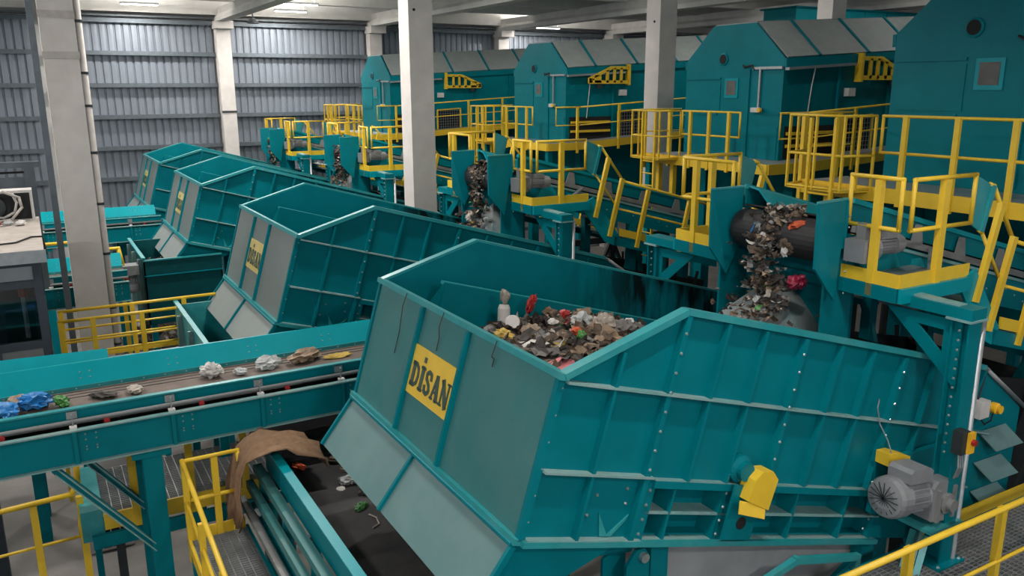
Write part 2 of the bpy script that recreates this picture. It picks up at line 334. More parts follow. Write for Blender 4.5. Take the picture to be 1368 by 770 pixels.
def make_bunker():
    r = empty('dosing_bunker', (4.5, 6.3, 3.9), 'x', 'bunker', 'green dosing bunkers in a row')
    T = 'teal'
    NOTCH = OUT + [(4.15, 0.0), (4.15, 0.47), (1.12, 0.47), (1.12, 0.0)]
    MB().prism([W(a, b, YN) for a, b in NOTCH], (0, 0.03, 0)).build('side_panel', T, r)
    MB().prism([W(a, b, YF) for a, b in OUT], (0, -0.03, 0)).build('side_panel', 'teal_stained', r)
    wbox(MB(), 1.1, 4.17, -0.02, 0.49, YN+0.17, YN+0.2).build('recess_panel', T, r)
    # rim bars
    R = [(0, 1.235), (0.98, 1.85), (5.2, 1.88)]
    for y in (YN-0.02, YF+0.02):
        for p, q in zip(R, R[1:]):
            MB().bar(W(p[0], p[1], y), W(q[0], q[1], y), 0.09, 0.05, (ST, 0, CT)).build('rim_rail', 'teal_edge', r)
        MB().path([W(5.15, 1.88, y), W(5.3, 1.86, y), W(6.22, 1.55, y)], 0.025, 8).build('end_rail', 'galv', r, True)
    MB().bar(W(0, 1.235, YN-0.06), W(0, 1.235, YF+0.06), 0.075, 0.05, (ST, 0, CT)).build('rim_rail', 'teal_edge', r)
    # front panels and ribs
    ys = [YN+0.02, 5.94, 6.87, YF-0.02]
    for y0, y1 in zip(ys, ys[1:]):
        wbox(MB(), -0.012, 0.012, 0.02, 1.215, y0+0.012, y1-0.012).build('front_panel', 'dusty_panel', r)
    for y in ys[1:3]: wbox(MB(), -0.055, 0.02, 0.02, 1.20, y-0.018, y+0.018).build('front_rib', T, r)
    for y in (YN, YF): wbox(MB(), -0.03, 0.03, 0, 1.22, y-0.03, y+0.02).build('corner_post', T, r)
    wbox(MB(), -0.06, 0.06, -0.03, 0.02, YN-0.03, YF+0.03).build('seam_flange', 'teal_edge', r)
    MB().pipe(W(-0.05, -0.035, YN), W(-0.05, -0.035, YF), 0.022, 8).build('hinge_tube', T, r)
    # sloping discharge flaps
    F0, F1 = (-0.03, -0.05), (-0.245, -0.58)
    def flap(y0, y1, off=0.0, t=0.02):
        d = Vector((F1[0]-F0[0], F1[1]-F0[1])).normalized(); n = Vector((-d.y, d.x))*-1
        if n.x > 0: n = -n
        q = [(F0[0]+n.x*off, F0[1]+n.y*off), (F1[0]+n.x*off, F1[1]+n.y*off)]
        q += [(q[1][0]-n.x*t, q[1][1]-n.y*t), (q[0][0]-n.x*t, q[0][1]-n.y*t)]
        return MB().prism([W(a, b, y0) for a, b in q], (0, y1-y0, 0))
    flap(YN+0.01, 6.345).build('discharge_flap', 'dusty_flap', r); flap(6.375, YF-0.01).build('discharge_flap', 'dusty_flap', r)
    for y in (YN-0.01, 6.345, YF-0.03): flap(y, y+0.035, 0.03, 0.05).build('flap_strip', T, r)
    # lower cheeks and underside
    for y in (YN+0.03, YF-0.05): MB().prism([W(a, b, y) for a, b in ((0, 0), (-0.22, -0.56), (0.1, -0.58), (1.05, 0))], (0, 0.02, 0)).build('lower_cheek', T, r)
    MB().prism([W(a, b, YN+0.05) for a, b in ((0.1, -0.58), (1.05, 0), (5.6, 0), (5.6, 0.03), (1.03, 0.03), (0.08, -0.55))], (0, 3.3, 0)).build('underside', T, r)
    # side stiffeners (near side) and flanges
    yo = YN
    def rib(a0, a1, b, m_='teal_ledge', w=0.075, h=0.018, nm='side_flange'): wbox(MB(), a0, a1, b-h/2, b+h/2, yo-w, yo).build(nm, m_, r)
    rib(0.03, 5.3, 1.2); rib(0.03, 1.06, 0.535)
    rib(0.0, 4.2, -0.01, 'teal_edge', 0.07, 0.045, 'bottom_rail'); rib(0.03, 1.1, 0.018, 'teal_ledge', 0.065, 0.01, 'bottom_ledge')
    wbox(MB(), 1.1, 4.17, -0.01, 0.014, yo-0.03, yo+0.17).build('shelf', 'teal_ledge', r); wbox(MB(), 1.1, 4.17, 0.226, 0.244, yo-0.03, yo+0.17).build('shelf', 'teal_ledge', r)
    wbox(MB(), 1.1, 4.2, 0.45, 0.51, yo-0.06, yo+0.1).build('side_channel', 'teal', r); wbox(MB(), 1.1, 4.2, 0.51, 0.518, yo-0.055, yo).build('side_channel', 'teal_ledge', r)
    for a in (0.47, 1.0, 1.44, 1.88, 2.38, 2.87, 3.33, 3.83, 4.34, 4.86):
        top = 1.85-0.03 if a > .9 else 1.47
        b0 = 0.02 if a < 1.2 else 0.52
        w = 0.03 if a not in (1.0, 2.38, 3.83) else 0.05
        wbox(MB(), a-w/2, a+w/2, b0, top, yo-0.065, yo).build('stiffener', T, r)
    for a in (1.36, 1.92, 2.34, 2.87, 3.6, 4.1):
        wbox(MB(), a-0.012, a+0.012, 0.01, 0.46, yo-0.03, yo+0.17).build('channel_web', T, r)
    for a0, a1 in ((1.0, 1.14), (1.92, 2.02)): wbox(MB(), a0, a1, 0.0, 0.47, yo-0.03, yo).build('bolt_plate', T, r)
    MB().prism([W(0.80, 0.03, yo-0.012), W(0.66, 0.22, yo-0.012), W(0.72, 0.03, yo-0.012)], (0, 0.012, 0)).build('gusset', 'teal_edge', r)
    MB().prism([W(0.78, 0.03, yo-0.012), W(0.96, 0.21, yo-0.012), W(0.94, 0.16, yo-0.012), W(0.83, 0.03, yo-0.012)], (0, 0.012, 0)).build('gusset', 'teal_edge', r)
    # bolts joined in one part
    m = MB()
    for a in (1.0, 2.38, 3.83):
        for k in range(8): m.dome(W(a, 0.6+k*0.155, yo-0.065), (0, -1, 0), 0.014)
    for k in range(6): m.dome(W(0.02, 0.15+k*0.2, yo-0.02), (0, -1, 0), 0.013)
    for a in (1.03, 1.09, 1.95, 2.03):
        for k in range(4): m.dome(W(a, 0.06+k*0.12, yo-0.03), (0, -1, 0), 0.015)
    for a, b in ((0.6, 0.36), (0.55, 0.2), (0.5, 0.05), (0.9, 0.3), (0.88, 0.42), (4.0, 0.1), (4.05, 0.2), (4.02, 0.32)): m.dome(W(a, b, yo-0.005), (0, -1, 0), 0.015)
    o = m.build('bolts', 'bolt', r); o['kind'] = 'stuff'
    # end panel with louvres
    for k, (a, b) in enumerate(((5.50, 1.19), (5.59, 0.85), (5.69, 0.53))):
        MB().plate([W(a, b, yo-0.01), W(a+0.48, b+0.13, yo-0.01), W(a+0.72, b-0.03, yo-0.13), W(a+0.23, b-0.16, yo-0.13)], 0.012).build('louvre', 'dusty_flap', r)
    wbox(MB(), 5.25, 5.3, 0.1, 1.86, yo-0.03, yo).build('stiffener', T, r)
    rib(5.3, 5.6, 1.2); rib(5.3, 5.5, 0.6)
    # inside: floor belt, end wall, inner skirts with ledges
    wbox(MB(), 0.03, 6.3, 0.28, 0.32, YN+0.26, YF-0.05).build('floor_belt', 'belt', r)
    MB().prism([W(6.2, 1.5, YN+.03), W(6.47, 0.4, YN+.03), W(6.44, 0.4, YN+.03), W(6.17, 1.5, YN+.03)], (0, 3.34, 0)).build('end_panel', T, r)
    for s, y in ((1, YF-0.36), (-1, YN+0.3)):
        wbox(MB(), 0.53, 5.4, 0.3, 1.38, y-0.01, y+0.01).build('inner_skirt', T, r)
        wbox(MB(), 0.53, 5.4, 1.35, 1.385, min(y, y+s*0.10), max(y, y+s*0.10)).build('skirt_ledge', 'teal_edge', r)
        MB().plate([W(0.53, 1.38, y), W(0.53, 0.3, y), W(0.5, 0.3, y+s*0.3), W(0.5, 1.0, y+s*0.3)], 0.012).build('skirt_end', T, r)
    # name plate
    pl = wbox(MB(), -0.026, -0.012, 0.40, 0.86, 5.98, 6.85).build('name_plate', 'yellow_sign', r)
    def fn(u, v, n=0): return W(-0.027-0.006*n, 0.485+v, 6.80-u)
    m = MB(); lettering(m, 'DISAN', fn, 0.222); m.build('plate_lettering', 'sign_print', pl)
    # legs
    for a, y in ((1.4, YN+0.12), (1.4, YF-0.12), (4.2, YN+0.12), (4.2, YF-0.12)):
        p = W(a, 0, y); MB().box(p.x-0.09, p.x+0.09, y-0.09, y+0.09, 0, p.z).build('leg', T, r)
    return r
BLAB = ['nearest dosing bunker, largest in view, filled with mixed waste', 'second dosing bunker, seen behind the transfer conveyor and empty trough', 'third dosing bunker, its flaps hanging over the dark catch box', 'farthest and smallest dosing bunker, close to the corrugated wall']
BDY = [0, 6.55, 13.75, 19.9]
bunker = make_bunker(); bunker['label'] = BLAB[0]
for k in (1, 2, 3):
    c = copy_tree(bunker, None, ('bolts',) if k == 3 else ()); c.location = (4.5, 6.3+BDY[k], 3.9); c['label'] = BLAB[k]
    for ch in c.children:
        nm = ch.name.split('.')[0]; alt = {'front_panel': 'lamp_sheen_panel', 'discharge_flap': 'lamp_sheen_flap', 'name_plate': 'faded_sign'}.get(nm)
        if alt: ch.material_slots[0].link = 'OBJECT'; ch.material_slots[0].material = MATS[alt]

# --- gear motor on the nearest bunker
def ribbed_motor(r, o, L, rad, axis='x', scl=1.0):
    o = Vector(o)
    ax = Vector((1, 0, -0.12)).normalized() if axis == 'x' else Vector(axis).normalized()
    MB().lathe([(0, rad*0.55), (0.02, rad*0.95), (0.06, rad*1.05), (L*.36, rad*1.08), (L*.37, rad*0.8)], o, ax, 24).build('fan_cover', 'motor_grey', r, False)
    MB().lathe([(L*.36, rad*.84), (L*.92, rad*.84), (L*.95, rad*0.95), (L, rad*.95)], o, ax, 20).build('stator', 'motor_grey', r, False)
    a = ax.orthogonal().normalized(); b = ax.cross(a)
    m = MB()
    for i in range(18):
        t = 2*math.pi*i/18; d = a*math.cos(t)+b*math.sin(t)
        m.bar(o+ax*L*.4+d*rad*.88, o+ax*L*.9+d*rad*.88, 0.012, rad*0.2, d)
    m.build('cooling_fins', 'motor_grey', r)
    return ax
MO = Vector((0.14, 0, 0.10))
r = empty('gear_motor', (6.7, 4.28, 4.4), 'big grey gear motor mounted low on the side of nearest bunker', 'motor')
ax = ribbed_motor(r, (6.20, 4.26, 4.76), 0.50, 0.185)
m = MB()
for k in range(8):
    t = k*math.pi/8
    m.bar(Vector((6.195, 4.26+math.cos(t)*0.15, 4.76+math.sin(t)*0.15)), Vector((6.195, 4.26-math.cos(t)*0.15, 4.76-math.sin(t)*0.15)), 0.006)
m.build('fan_grille', 'dark_steel', r)
MB().prism([(6.34, 4.10, 4.92), (6.66, 4.10, 4.88), (6.66, 4.10, 4.99), (6.62, 4.10, 5.02), (6.38, 4.10, 5.05), (6.34, 4.10, 5.02)], (0, 0.24, 0)).build('terminal_box', 'motor_grey', r)
g = MB().prism([(6.68, 4.08, 4.47), (7.0, 4.08, 4.41), (7.04, 4.08, 4.74), (6.98, 4.08, 4.82), (6.74, 4.08, 4.86), (6.68, 4.08, 4.80)], (0, 0.4, 0)).build('gearbox', 'motor_grey', r)
MB().lathe([(0, .10), (.03, .10), (.04, .06), (.09, .06)], (6.87, 4.08, 4.62), (0, -1, 0), 16).build('gearbox_cap', 'grey_paint', g)
for x in (6.74, 6.97): MB().box(x-.02, x+.02, 4.05, 4.08, 4.46, 4.78).build('gearbox_rib', 'grey_paint', g)
MB().box(6.62, 7.08, 4.02, 4.5, 4.37, 4.405).build('foot_plate', 'teal_edge', r)
MB().prism([(6.40, 4.38, 4.97), (6.72, 4.38, 4.90), (6.72, 4.38, 5.0), (6.52, 4.38, 5.08), (6.40, 4.38, 5.09)], (0, 0.14, 0)).build('coupling_guard', 'yellow', r)
MB().prism([(6.42, 4.52, 4.42), (7.0, 4.52, 4.24), (7.45, 4.52, 4.30), (7.45, 4.52, 4.9), (6.42, 4.52, 4.95)], (0, 0.06, 0)).build('mounting_plate', 'teal', r)
MB().path([(6.46, 4.40, 5.08), (6.44, 4.44, 5.2), (6.38, 4.5, 5.36), (6.34, 4.51, 5.52), (6.35, 4.51, 5.6)], 0.006, 6).build('cable', 'galv', r)
r.location += MO
# --- yellow bearing guard
r = empty('bearing_guard', W(2.27, 0.1, 4.45), 'bent yellow guard over a shaft bearing on nearest bunker side', 'guard')
MB().prism([W(2.18, 0.40, 4.38), W(2.45, 0.33, 4.38), W(2.47, 0.60, 4.38), W(2.38, 0.67, 4.38), W(2.26, 0.66, 4.38), W(2.2, 0.58, 4.38)], (0, 0.14, 0)).build('cover', 'yellow', r)
MB().plate([W(2.08, 0.30, 4.36), W(2.40, 0.26, 4.36), W(2.42, 0.36, 4.40), W(2.10, 0.40, 4.40)], 0.012).build('lip', 'yellow', r)
wbox(MB(), 2.10, 2.45, 0.02, 0.5, 4.48, 4.5).build('bearing_plate', 'teal', r)
MB().lathe([(0, .055), (.008, .055)], W(2.28, 0.17, 4.48), (0, -1, 0), 14).build('slot', 'hole', r)
MB().lathe([(0, .12), (.05, .12), (.07, .08), (.12, .08)], W(2.17, 0.62, 4.58), (0, -1, 0), 16).build('bearing', 'teal', r)
r.location += W(-0.17, 0.03, 0)-W(0, 0, 0)
# --- hydraulic bracket and cover sheet under the bunker
r = empty('pivot_bracket', (3.83, 4.7, 4.3), 'teal pivot bracket with one large bolt under the nearest bunker', 'bracket')
MB().prism([(3.70, 4.62, 4.0), (3.93, 4.62, 4.0), (3.93, 4.62, 4.84), (3.88, 4.62, 4.92), (3.80, 4.62, 4.92), (3.70, 4.62, 4.8)], (0, 0.03, 0)).build('bracket_plate', 'teal', r)
MB().prism([(3.60, 4.80, 4.0), (3.83, 4.80, 4.0), (3.83, 4.80, 4.92), (3.60, 4.80, 4.8)], (0, 0.03, 0)).build('bracket_plate', 'teal', r)
MB().pipe((3.86, 4.58, 4.85), (3.86, 4.83, 4.85), 0.04, 12).build('pivot_bolt', 'bolt', r)
MB().pipe((3.40, 4.75, 4.95), (3.84, 4.75, 4.87), 0.035, 10).build('arm', 'teal', r)
m = MB(); n = 26
for i in range(n+1):
    for j in range(7):
        a = 1.35+2.7*i/n; b = -0.02-0.16*j
        m.v.append(tuple(W(a, 0, 4.72+0.05*noise.noise(Vector((a*2.2, j*0.5, 1)))*(j*.4+.3))+Vector((0, 0, b))))
m.grid_faces([(i*7+j, (i+1)*7+j, (i+1)*7+j+1, i*7+j+1) for i in range(n) for j in range(6)])
o = m.build('cover_sheet', 'sheet_grey', None, True); o.modifiers.new('t', 'SOLIDIFY').thickness = 0.006
tag(setorigin(o), 'grey plastic sheet hanging under the nearest bunker side', 'sheet')
r = empty('tube_frame', (5.4, 4.35, 3.5), 'teal bent tube frame below the nearest bunker, in front of the sheet', 'frame')
MB().path([(4.92, 4.3, 3.4), (4.92, 4.3, 4.46), (5.28, 4.3, 4.54), (6.1, 4.3, 4.32), (6.1, 4.3, 3.4)], 0.04, 4).build('frame_tube', 'teal_edge', r)
MB().bar((5.5, 4.32, 4.0), (6.08, 4.32, 4.30), 0.05).build('brace', 'teal', r)
r = empty('brace_strut', (6.3, 4.2, 3.5), 'pale teal diagonal channel strut under the big gear motor', 'strut')
MB().bar((6.35, 4.05, 3.55), (6.95, 4.25, 4.36), 0.14, 0.03, (1, 0, 1)).build('web', 'dusty_flap', r)
for s in (-0.07, 0.07): MB().bar((6.35, 4.05+s, 3.53), (6.95, 4.25+s, 4.34), 0.012, 0.06, (1, 0, 1)).build('flange', 'teal_edge', r)

# ================================================================== RAILING HELPERS
def posts(r, pts, z0, z1, w=0.06, nm='post', m_='yellow'):
    for (x, y) in pts: MB().box(x-w/2, x+w/2, y-w*.4, y+w*.4, z0, z1).build(nm, m_, r)
def rail(r, pts, rad=0.024, nm='handrail', closed=False): return MB().path(pts, rad, 8, closed).build(nm, 'yellow', r, True)
def grating(r, x0, x1, y0, y1, z, step=0.05, nm='grating'):
    m = MB(); y = y0
    while y < y1: m.box(x0, x1, y-0.004, y+0.004, z-0.03, z); y += step
    x = x0
    while x < x1: m.box(x-0.005, x+0.005, y0, y1, z-0.015, z-0.002); x += step*2
    o = m.build(nm, 'grating', r); o['kind'] = 'stuff'; return o

# ================================================================== FEED LINES (line 1 coordinates, shifted per line)
def zt(x): return 7.39-0.263*(x-7.05)
CN, CF = 5.38, 6.82
def make_feed():
    r = empty('feed_conveyor', (9.0, 6.1, 4.0), 'x', 'conveyor', 'inclined feed conveyors')
    T = 'teal'
    X1 = 10.95
    # chute plates at the head
    MB().prism([(6.37, 5.26, 7.43), (6.86, 5.33, 7.43), (6.80, 5.31, 6.95), (6.66, 5.24, 6.46), (6.37, 5.25, 6.80)], (0, 0.03, 0)).build('chute_plate', T, r)
    MB().bar((6.37, 5.275, 7.435), (6.86, 5.345, 7.435), 0.04, 0.02).build('plate_edge', 'teal_edge', r)
    MB().prism([(6.47, 6.79, 7.40), (6.90, 6.74, 7.41), (6.84, 6.72, 6.76), (6.66, 6.70, 6.45), (6.47, 6.78, 6.75)], (0, 0.03, 0)).build('chute_plate', T, r)
    MB().bar((6.47, 6.80, 7.405), (6.90, 6.755, 7.415), 0.04, 0.02).build('plate_edge', 'teal_edge', r)
    MB().bar((6.87, 5.33, 7.42), (6.80, 5.31, 6.95), 0.05, 0.03, (0, 1, 0)).build('plate_flange', T, r)
    MB().box(7.08, 7.12, 5.36, 6.86, 5.85, 6.85).build('chute_back', T, r)
    MB().box(6.66, 7.12, 5.36, 5.39, 5.85, 6.95).build('chute_side', T, r)
    MB().box(6.66, 7.12, 6.80, 6.83, 5.95, 6.9).build('chute_side', T, r)
    # deflector cone inside the chute
    ap = (7.0, 6.25, 6.52); q = [(6.62, 5.62, 5.98), (7.30, 5.62, 5.90), (7.30, 6.75, 5.90), (6.62, 6.75, 5.98)]
    MB().add([ap]+q, [(0, 1, 2), (0, 2, 3), (0, 3, 4), (0, 4, 1), (4, 3, 2, 1)]).build('deflector', 'deflector_dust', r)
    # head drum and belt
    MB().lathe([(0, .205), (.03, .215), (1.24, .215), (1.27, .205)], (6.86, 5.41, 6.97), (0, 1, 0), 28).build('head_drum', 'rubber', r, False)
    MB().prism([(6.90, 5.52, zt(6.9)-0.20), (X1, 5.52, zt(X1)-0.20), (X1, 5.52, zt(X1)-0.22), (6.90, 5.52, zt(6.9)-0.22)], (0, 1.2, 0)).build('belt', 'belt', r)
    MB().prism([(6.90, 5.52, zt(6.9)-0.62), (X1, 5.52, zt(X1)-0.62), (X1, 5.52, zt(X1)-0.64), (6.90, 5.52, zt(6.9)-0.64)], (0, 1.2, 0)).build('return_belt', 'belt', r)
    for y in (CN, CF-0.03):
        MB().prism([(7.0, y, zt(7.0)), (X1, y, zt(X1)), (X1, y, zt(X1)-0.22), (7.0, y, zt(7.0)-0.22)], (0, 0.03, 0)).build('skirt_board', T, r)
        MB().bar((7.0, y+.015, zt(7.0)), (X1, y+.015, zt(X1)), 0.07, 0.05).build('skirt_cap', 'teal_bright', r)
    MB().plate([(7.0, 6.80, zt(7.0)+.01), (9.6, 6.80, zt(9.6)+.01), (9.6, 6.62, zt(9.6)-.02), (7.0, 6.62, zt(7.0)-.02)], .02).build('dust_hood', 'teal_bright', r)
    MB().plate([(7.0, 6.62, zt(7.0)-.02), (9.6, 6.62, zt(9.6)-.02), (9.6, 6.45, zt(9.6)-.17), (7.0, 6.45, zt(7.0)-.17)], .02).build('dust_hood', 'teal_bright', r)
    for y in (CN-0.06, CF):
        MB().prism([(6.9, y, zt(6.9)-0.34), (X1, y, zt(X1)-0.34), (X1, y, zt(X1)-0.72), (7.4, y, zt(7.4)-0.72), (6.9, y, zt(6.9)-0.55)], (0, 0.06, 0)).build('side_frame', T, r)
        MB().bar((7.0, y+.03, zt(7.0)-0.28), (X1, y+.03, zt(X1)-0.28), 0.05, 0.07).build('idler_rail', 'grey_paint', r)
        MB().bar((7.0, y+.03, zt(7.0)-0.36), (X1, y+.03, zt(X1)-0.36), 0.09, 0.03).build('frame_flange', 'teal_ledge', r)
    for k in range(4):
        x = 7.9+0.8*k
        MB().plate([(x, CN-0.05, zt(x)-0.30), (x+0.22, CN-0.05, zt(x+.22)-0.30), (x+0.2, CN-0.03, zt(x)-0.10), (x+0.1, CN-0.03, zt(x)-0.08)], 0.015).build('idler_bracket', 'grey_paint', r)
    # head gear motor
    g = MB().box(6.80, 6.99, 5.05, 5.28, 6.84, 7.06).build('gearbox', 'motor_grey', r)
    MB().box(6.86, 6.93, 5.1, 5.2, 7.06, 7.22).build('torque_arm', 'grey_paint', g)
    MB().lathe([(0, .10), (.05, .13), (.07, .10)], (6.99, 5.15, 6.96), (1, 0, 0), 14).build('adapter', 'motor_grey', g)
    ribbed_motor(r, (7.47, 5.15, 6.97), 0.42, 0.095, (-1, 0, 0.02))
    MB().box(7.15, 7.32, 5.07, 5.23, 7.05, 7.11).build('terminal_box', 'motor_grey', r)
    MB().bar((8.24, CN-.08, 6.80), (7.72, 4.95, 6.66), 0.06, 0.03).build('tie_strut', 'galv', r)
    MB().prism([(7.3, CN-.07, 6.66), (7.75, CN-.07, 6.66), (7.62, CN-.07, 6.9), (7.45, CN-.07, 6.9)], (0, 0.03, 0)).build('knee_plate', 'teal_bright', r)
    MB().prism([(7.9, CN-.07, 6.5), (8.3, CN-.07, 6.4), (8.1, CN-.07, 6.72), (7.95, CN-.07, 6.72)], (0, 0.03, 0)).build('knee_plate', 'teal_bright', r)
    m = MB()
    for k in range(8): m.dome((6.85, 5.285, 6.5+k*0.11), (0, -1, 0), 0.012)
    for k in range(17): x = 7.4+k*.2; m.dome((x, CN-0.06, zt(x)-0.50-(k % 3)*.05), (0, -1, 0), 0.012)
    m.build('bolts', 'bolt', r)['kind'] = 'stuff'
    for x in (9.4, 10.7):
        for y in (CN, CF): MB().box(x-.07, x+.07, y-.07, y+.07, 0, zt(x)-0.7).build('leg', T, r)
        for s in (0, 1): MB().bar((x, CN if s else CF, 1.0), (x, CF if s else CN, zt(x)-1.2), 0.07).build('cross_brace', T, r)
    return r
def make_platform():
    r = empty('access_platform', (8.0, 5.9, 4.0), 'x', 'platform', 'yellow railed access platforms')
    T = 'teal'
    for (yo, yi, s) in ((4.70, 5.34, 1), (7.80, 6.88, -1)):
        y0, y1 = min(yo, yi), max(yo, yi)
        MB().box(6.88, 7.95, y0, y1, 6.64, 6.66).build('deck_plate', 'galv', r)
        MB().box(6.86, 7.95, yo-0.03*s-.02, yo-0.03*s+.02, 6.52, 6.66).build('edge_channel', 'teal_bright', r)
        MB().box(6.84, 6.88, y0, y1, 6.52, 6.66).build('edge_channel', 'teal', r)
        MB().box(6.855, 6.87, y0, y1, 6.66, 6.79).build('toe_board', 'yellow', r)
        MB().box(6.87, 7.95, yo-.008, yo+.008, 6.66, 6.79).build('toe_board', 'yellow', r)
        yc = yo+0.07*s
        rail(r, [(6.88, yi-0.02*s, 7.67), (6.88, yc, 7.67), (6.88, yc, 7.20), (6.88, yi-0.02*s, 7.20)], 0.022, 'rail_loop', True)
        rail(r, [(6.95, yo, 7.67), (7.88, yo, 7.67), (7.88, yo, 7.20), (6.95, yo, 7.20)], 0.022, 'rail_loop', True)
        MB().box(6.84, 6.90, yo+.30*s-.035, yo+.30*s+.035, 6.54, 7.65).build('post', 'yellow', r)
        MB().box(7.37, 7.45, yo-.03, yo+.03, 6.54, 7.65).build('post', 'yellow', r)
        # steep step, then walkway along the belt
        P = [(7.89, 7.66), (8.16, 7.55), (8.04, 7.10), (7.89, 7.18)]
        MB().prism([(x, yo-.01, z) for x, z in P], (0, 0.02, 0)).build('kick_plate', 'teal_edge', r)
        MB().bar((8.17, yo-.02*s, 7.55), (8.05, yo-.02*s, 7.10), 0.03, 0.05).build('kick_flange', 'teal_edge', r)
        wz = lambda x: 6.04-0.272*(x-8.45)
        XE = 10.9
        MB().path([(8.14, yo, 7.56), (8.20, yo, 7.54), (8.67, yo, 6.95), (XE, yo, 6.94-0.272*(XE-8.67))], 0.022, 8).build('handrail', 'yellow', r, True)
        MB().path([(8.04, yo, 7.11), (8.1, yo, 7.08), (8.57, yo, 6.49), (XE, yo, 6.49-0.272*(XE-8.57))], 0.018, 8).build('knee_rail', 'yellow', r, True)
        for (xt, zp, xb, zb) in [(8.33, 7.36, 8.08, 6.38), (8.63, 7.0, 8.38, 6.03)] + [(9.2+.95*k, 6.77-.2584*k, 8.97+.95*k, 5.78-.2584*k) for k in range(2)]:
            MB().bar((xb, yo-.03*s, zb), (xt, yo-.03*s, zp), 0.05, 0.075, (1, 0, 0.2)).build('post', 'yellow', r)
        MB().prism([(7.9, yo-.02, 6.66), (8.05, yo-.02, 6.72), (8.6, yo-.02, 6.03), (8.5, yo-.02, 5.86), (8.3, yo-.02, 5.95), (7.85, yo-.02, 6.52)], (0, 0.03, 0)).build('step_stringer', 'teal_bright', r)
        MB().prism([(8.5, yo-.02, wz(8.5)), (XE, yo-.02, wz(XE)), (XE, yo-.02, wz(XE)-.16), (8.5, yo-.02, wz(8.5)-.16)], (0, 0.03, 0)).build('walkway_stringer', 'teal', r)
        MB().prism([(8.6, yo-.03, wz(8.6)+.02), (XE, yo-.03, wz(XE)+.02), (XE, yo-.03, wz(XE)+.15), (8.6, yo-.03, wz(8.6)+.15)], (0, 0.02, 0)).build('toe_board', 'yellow', r)
        MB().prism([(8.5, y0, wz(8.5)-.01), (XE, y0, wz(XE)-.01), (XE, y0, wz(XE)-.04), (8.5, y0, wz(8.5)-.04)], (0, y1-y0, 0)).build('walkway_tread', 'galv', r)
        for k in range(3):
            x = 8.05+.16*k; MB().box(x, x+.2, y0+.05, y1-.05, 6.48-.17*k, 6.50-.17*k).build('step_tread', 'galv', r)
    return r
def make_gantry():
    r = empty('support_gantry', (7.1, 6.3, 0), 'x', 'steel frame', 'teal gantries carrying the feed conveyors')
    for y, s in ((4.16, 1), (8.45, -1)):
        m = MB().box(7.02, 7.20, y-.09, y-.075, 0, 6.46).box(7.02, 7.20, y+.075, y+.09, 0, 6.46).box(7.10, 7.12, y-.075, y+.075, 0, 6.46)
        m.build('column', 'teal', r)
        MB().box(6.98, 7.24, y-.12, y+.12, 6.46, 6.48).build('cap_plate', 'teal_ledge', r)
        # gusset with an open triangle, in the plane of the beam
        A, B, C = (y, 6.44), (y+0.78*s, 6.44), (y, 5.80)
        i0, i1, i2 = (y+.17*s, 6.33), (y+0.44*s, 6.33), (y+.17*s, 6.11)
        for q in ((A, B, i1, i0), (B, C, i2, i1), (C, A, i0, i2)):
            MB().prism([(7.06, p[0], p[1]) for p in q], (0.02, 0, 0)).build('gusset', 'teal', r)
        m = MB()
        for k in range(14): m.dome((7.02, y, 5.2+k*.09), (-1, 0, 0), 0.014)
        m.build('bolts', 'bolt', r)['kind'] = 'stuff'
    MB().box(7.0, 7.22, 4.05, 8.56, 6.48, 6.58).build('cross_beam', 'teal', r)
    MB().bar((7.1, 4.2, 6.58), (7.1, 4.95, 6.60), 0.12, 0.02).build('bearing_pad', 'teal_ledge', r)
    MB().path([(7.10, 4.10, 6.52), (7.20, 4.08, 6.52), (7.24, 4.08, 6.47), (7.24, 4.08, 0.0)], 0.028, 8).build('conduit', 'galv', r, True)
    return r
FDY = [0, 6.55, 13.9, 20.5]; FDZ = [0, 0, -0.06, -0.14]
fc, fp, fg = make_feed(), make_platform(), make_gantry()
for k in range(4):
    if k == 0: a, b, c = fc, fp, fg
    else:
        a, b, c = copy_tree(fc), copy_tree(fp), copy_tree(fg)
        for o in (a, b, c): o.location.y += FDY[k]; o.location.z += FDZ[k] if o is not c else 0
    w = ['into the nearest bunker', 'into the second bunker', 'into the third bunker', 'into the farthest bunker'][k]
    a['label'] = 'inclined teal belt conveyor dropping waste ' + w
    b['label'] = 'yellow railed platform beside the conveyor head dropping ' + w
    c['label'] = 'teal post and beam gantry holding the conveyor that drops ' + w

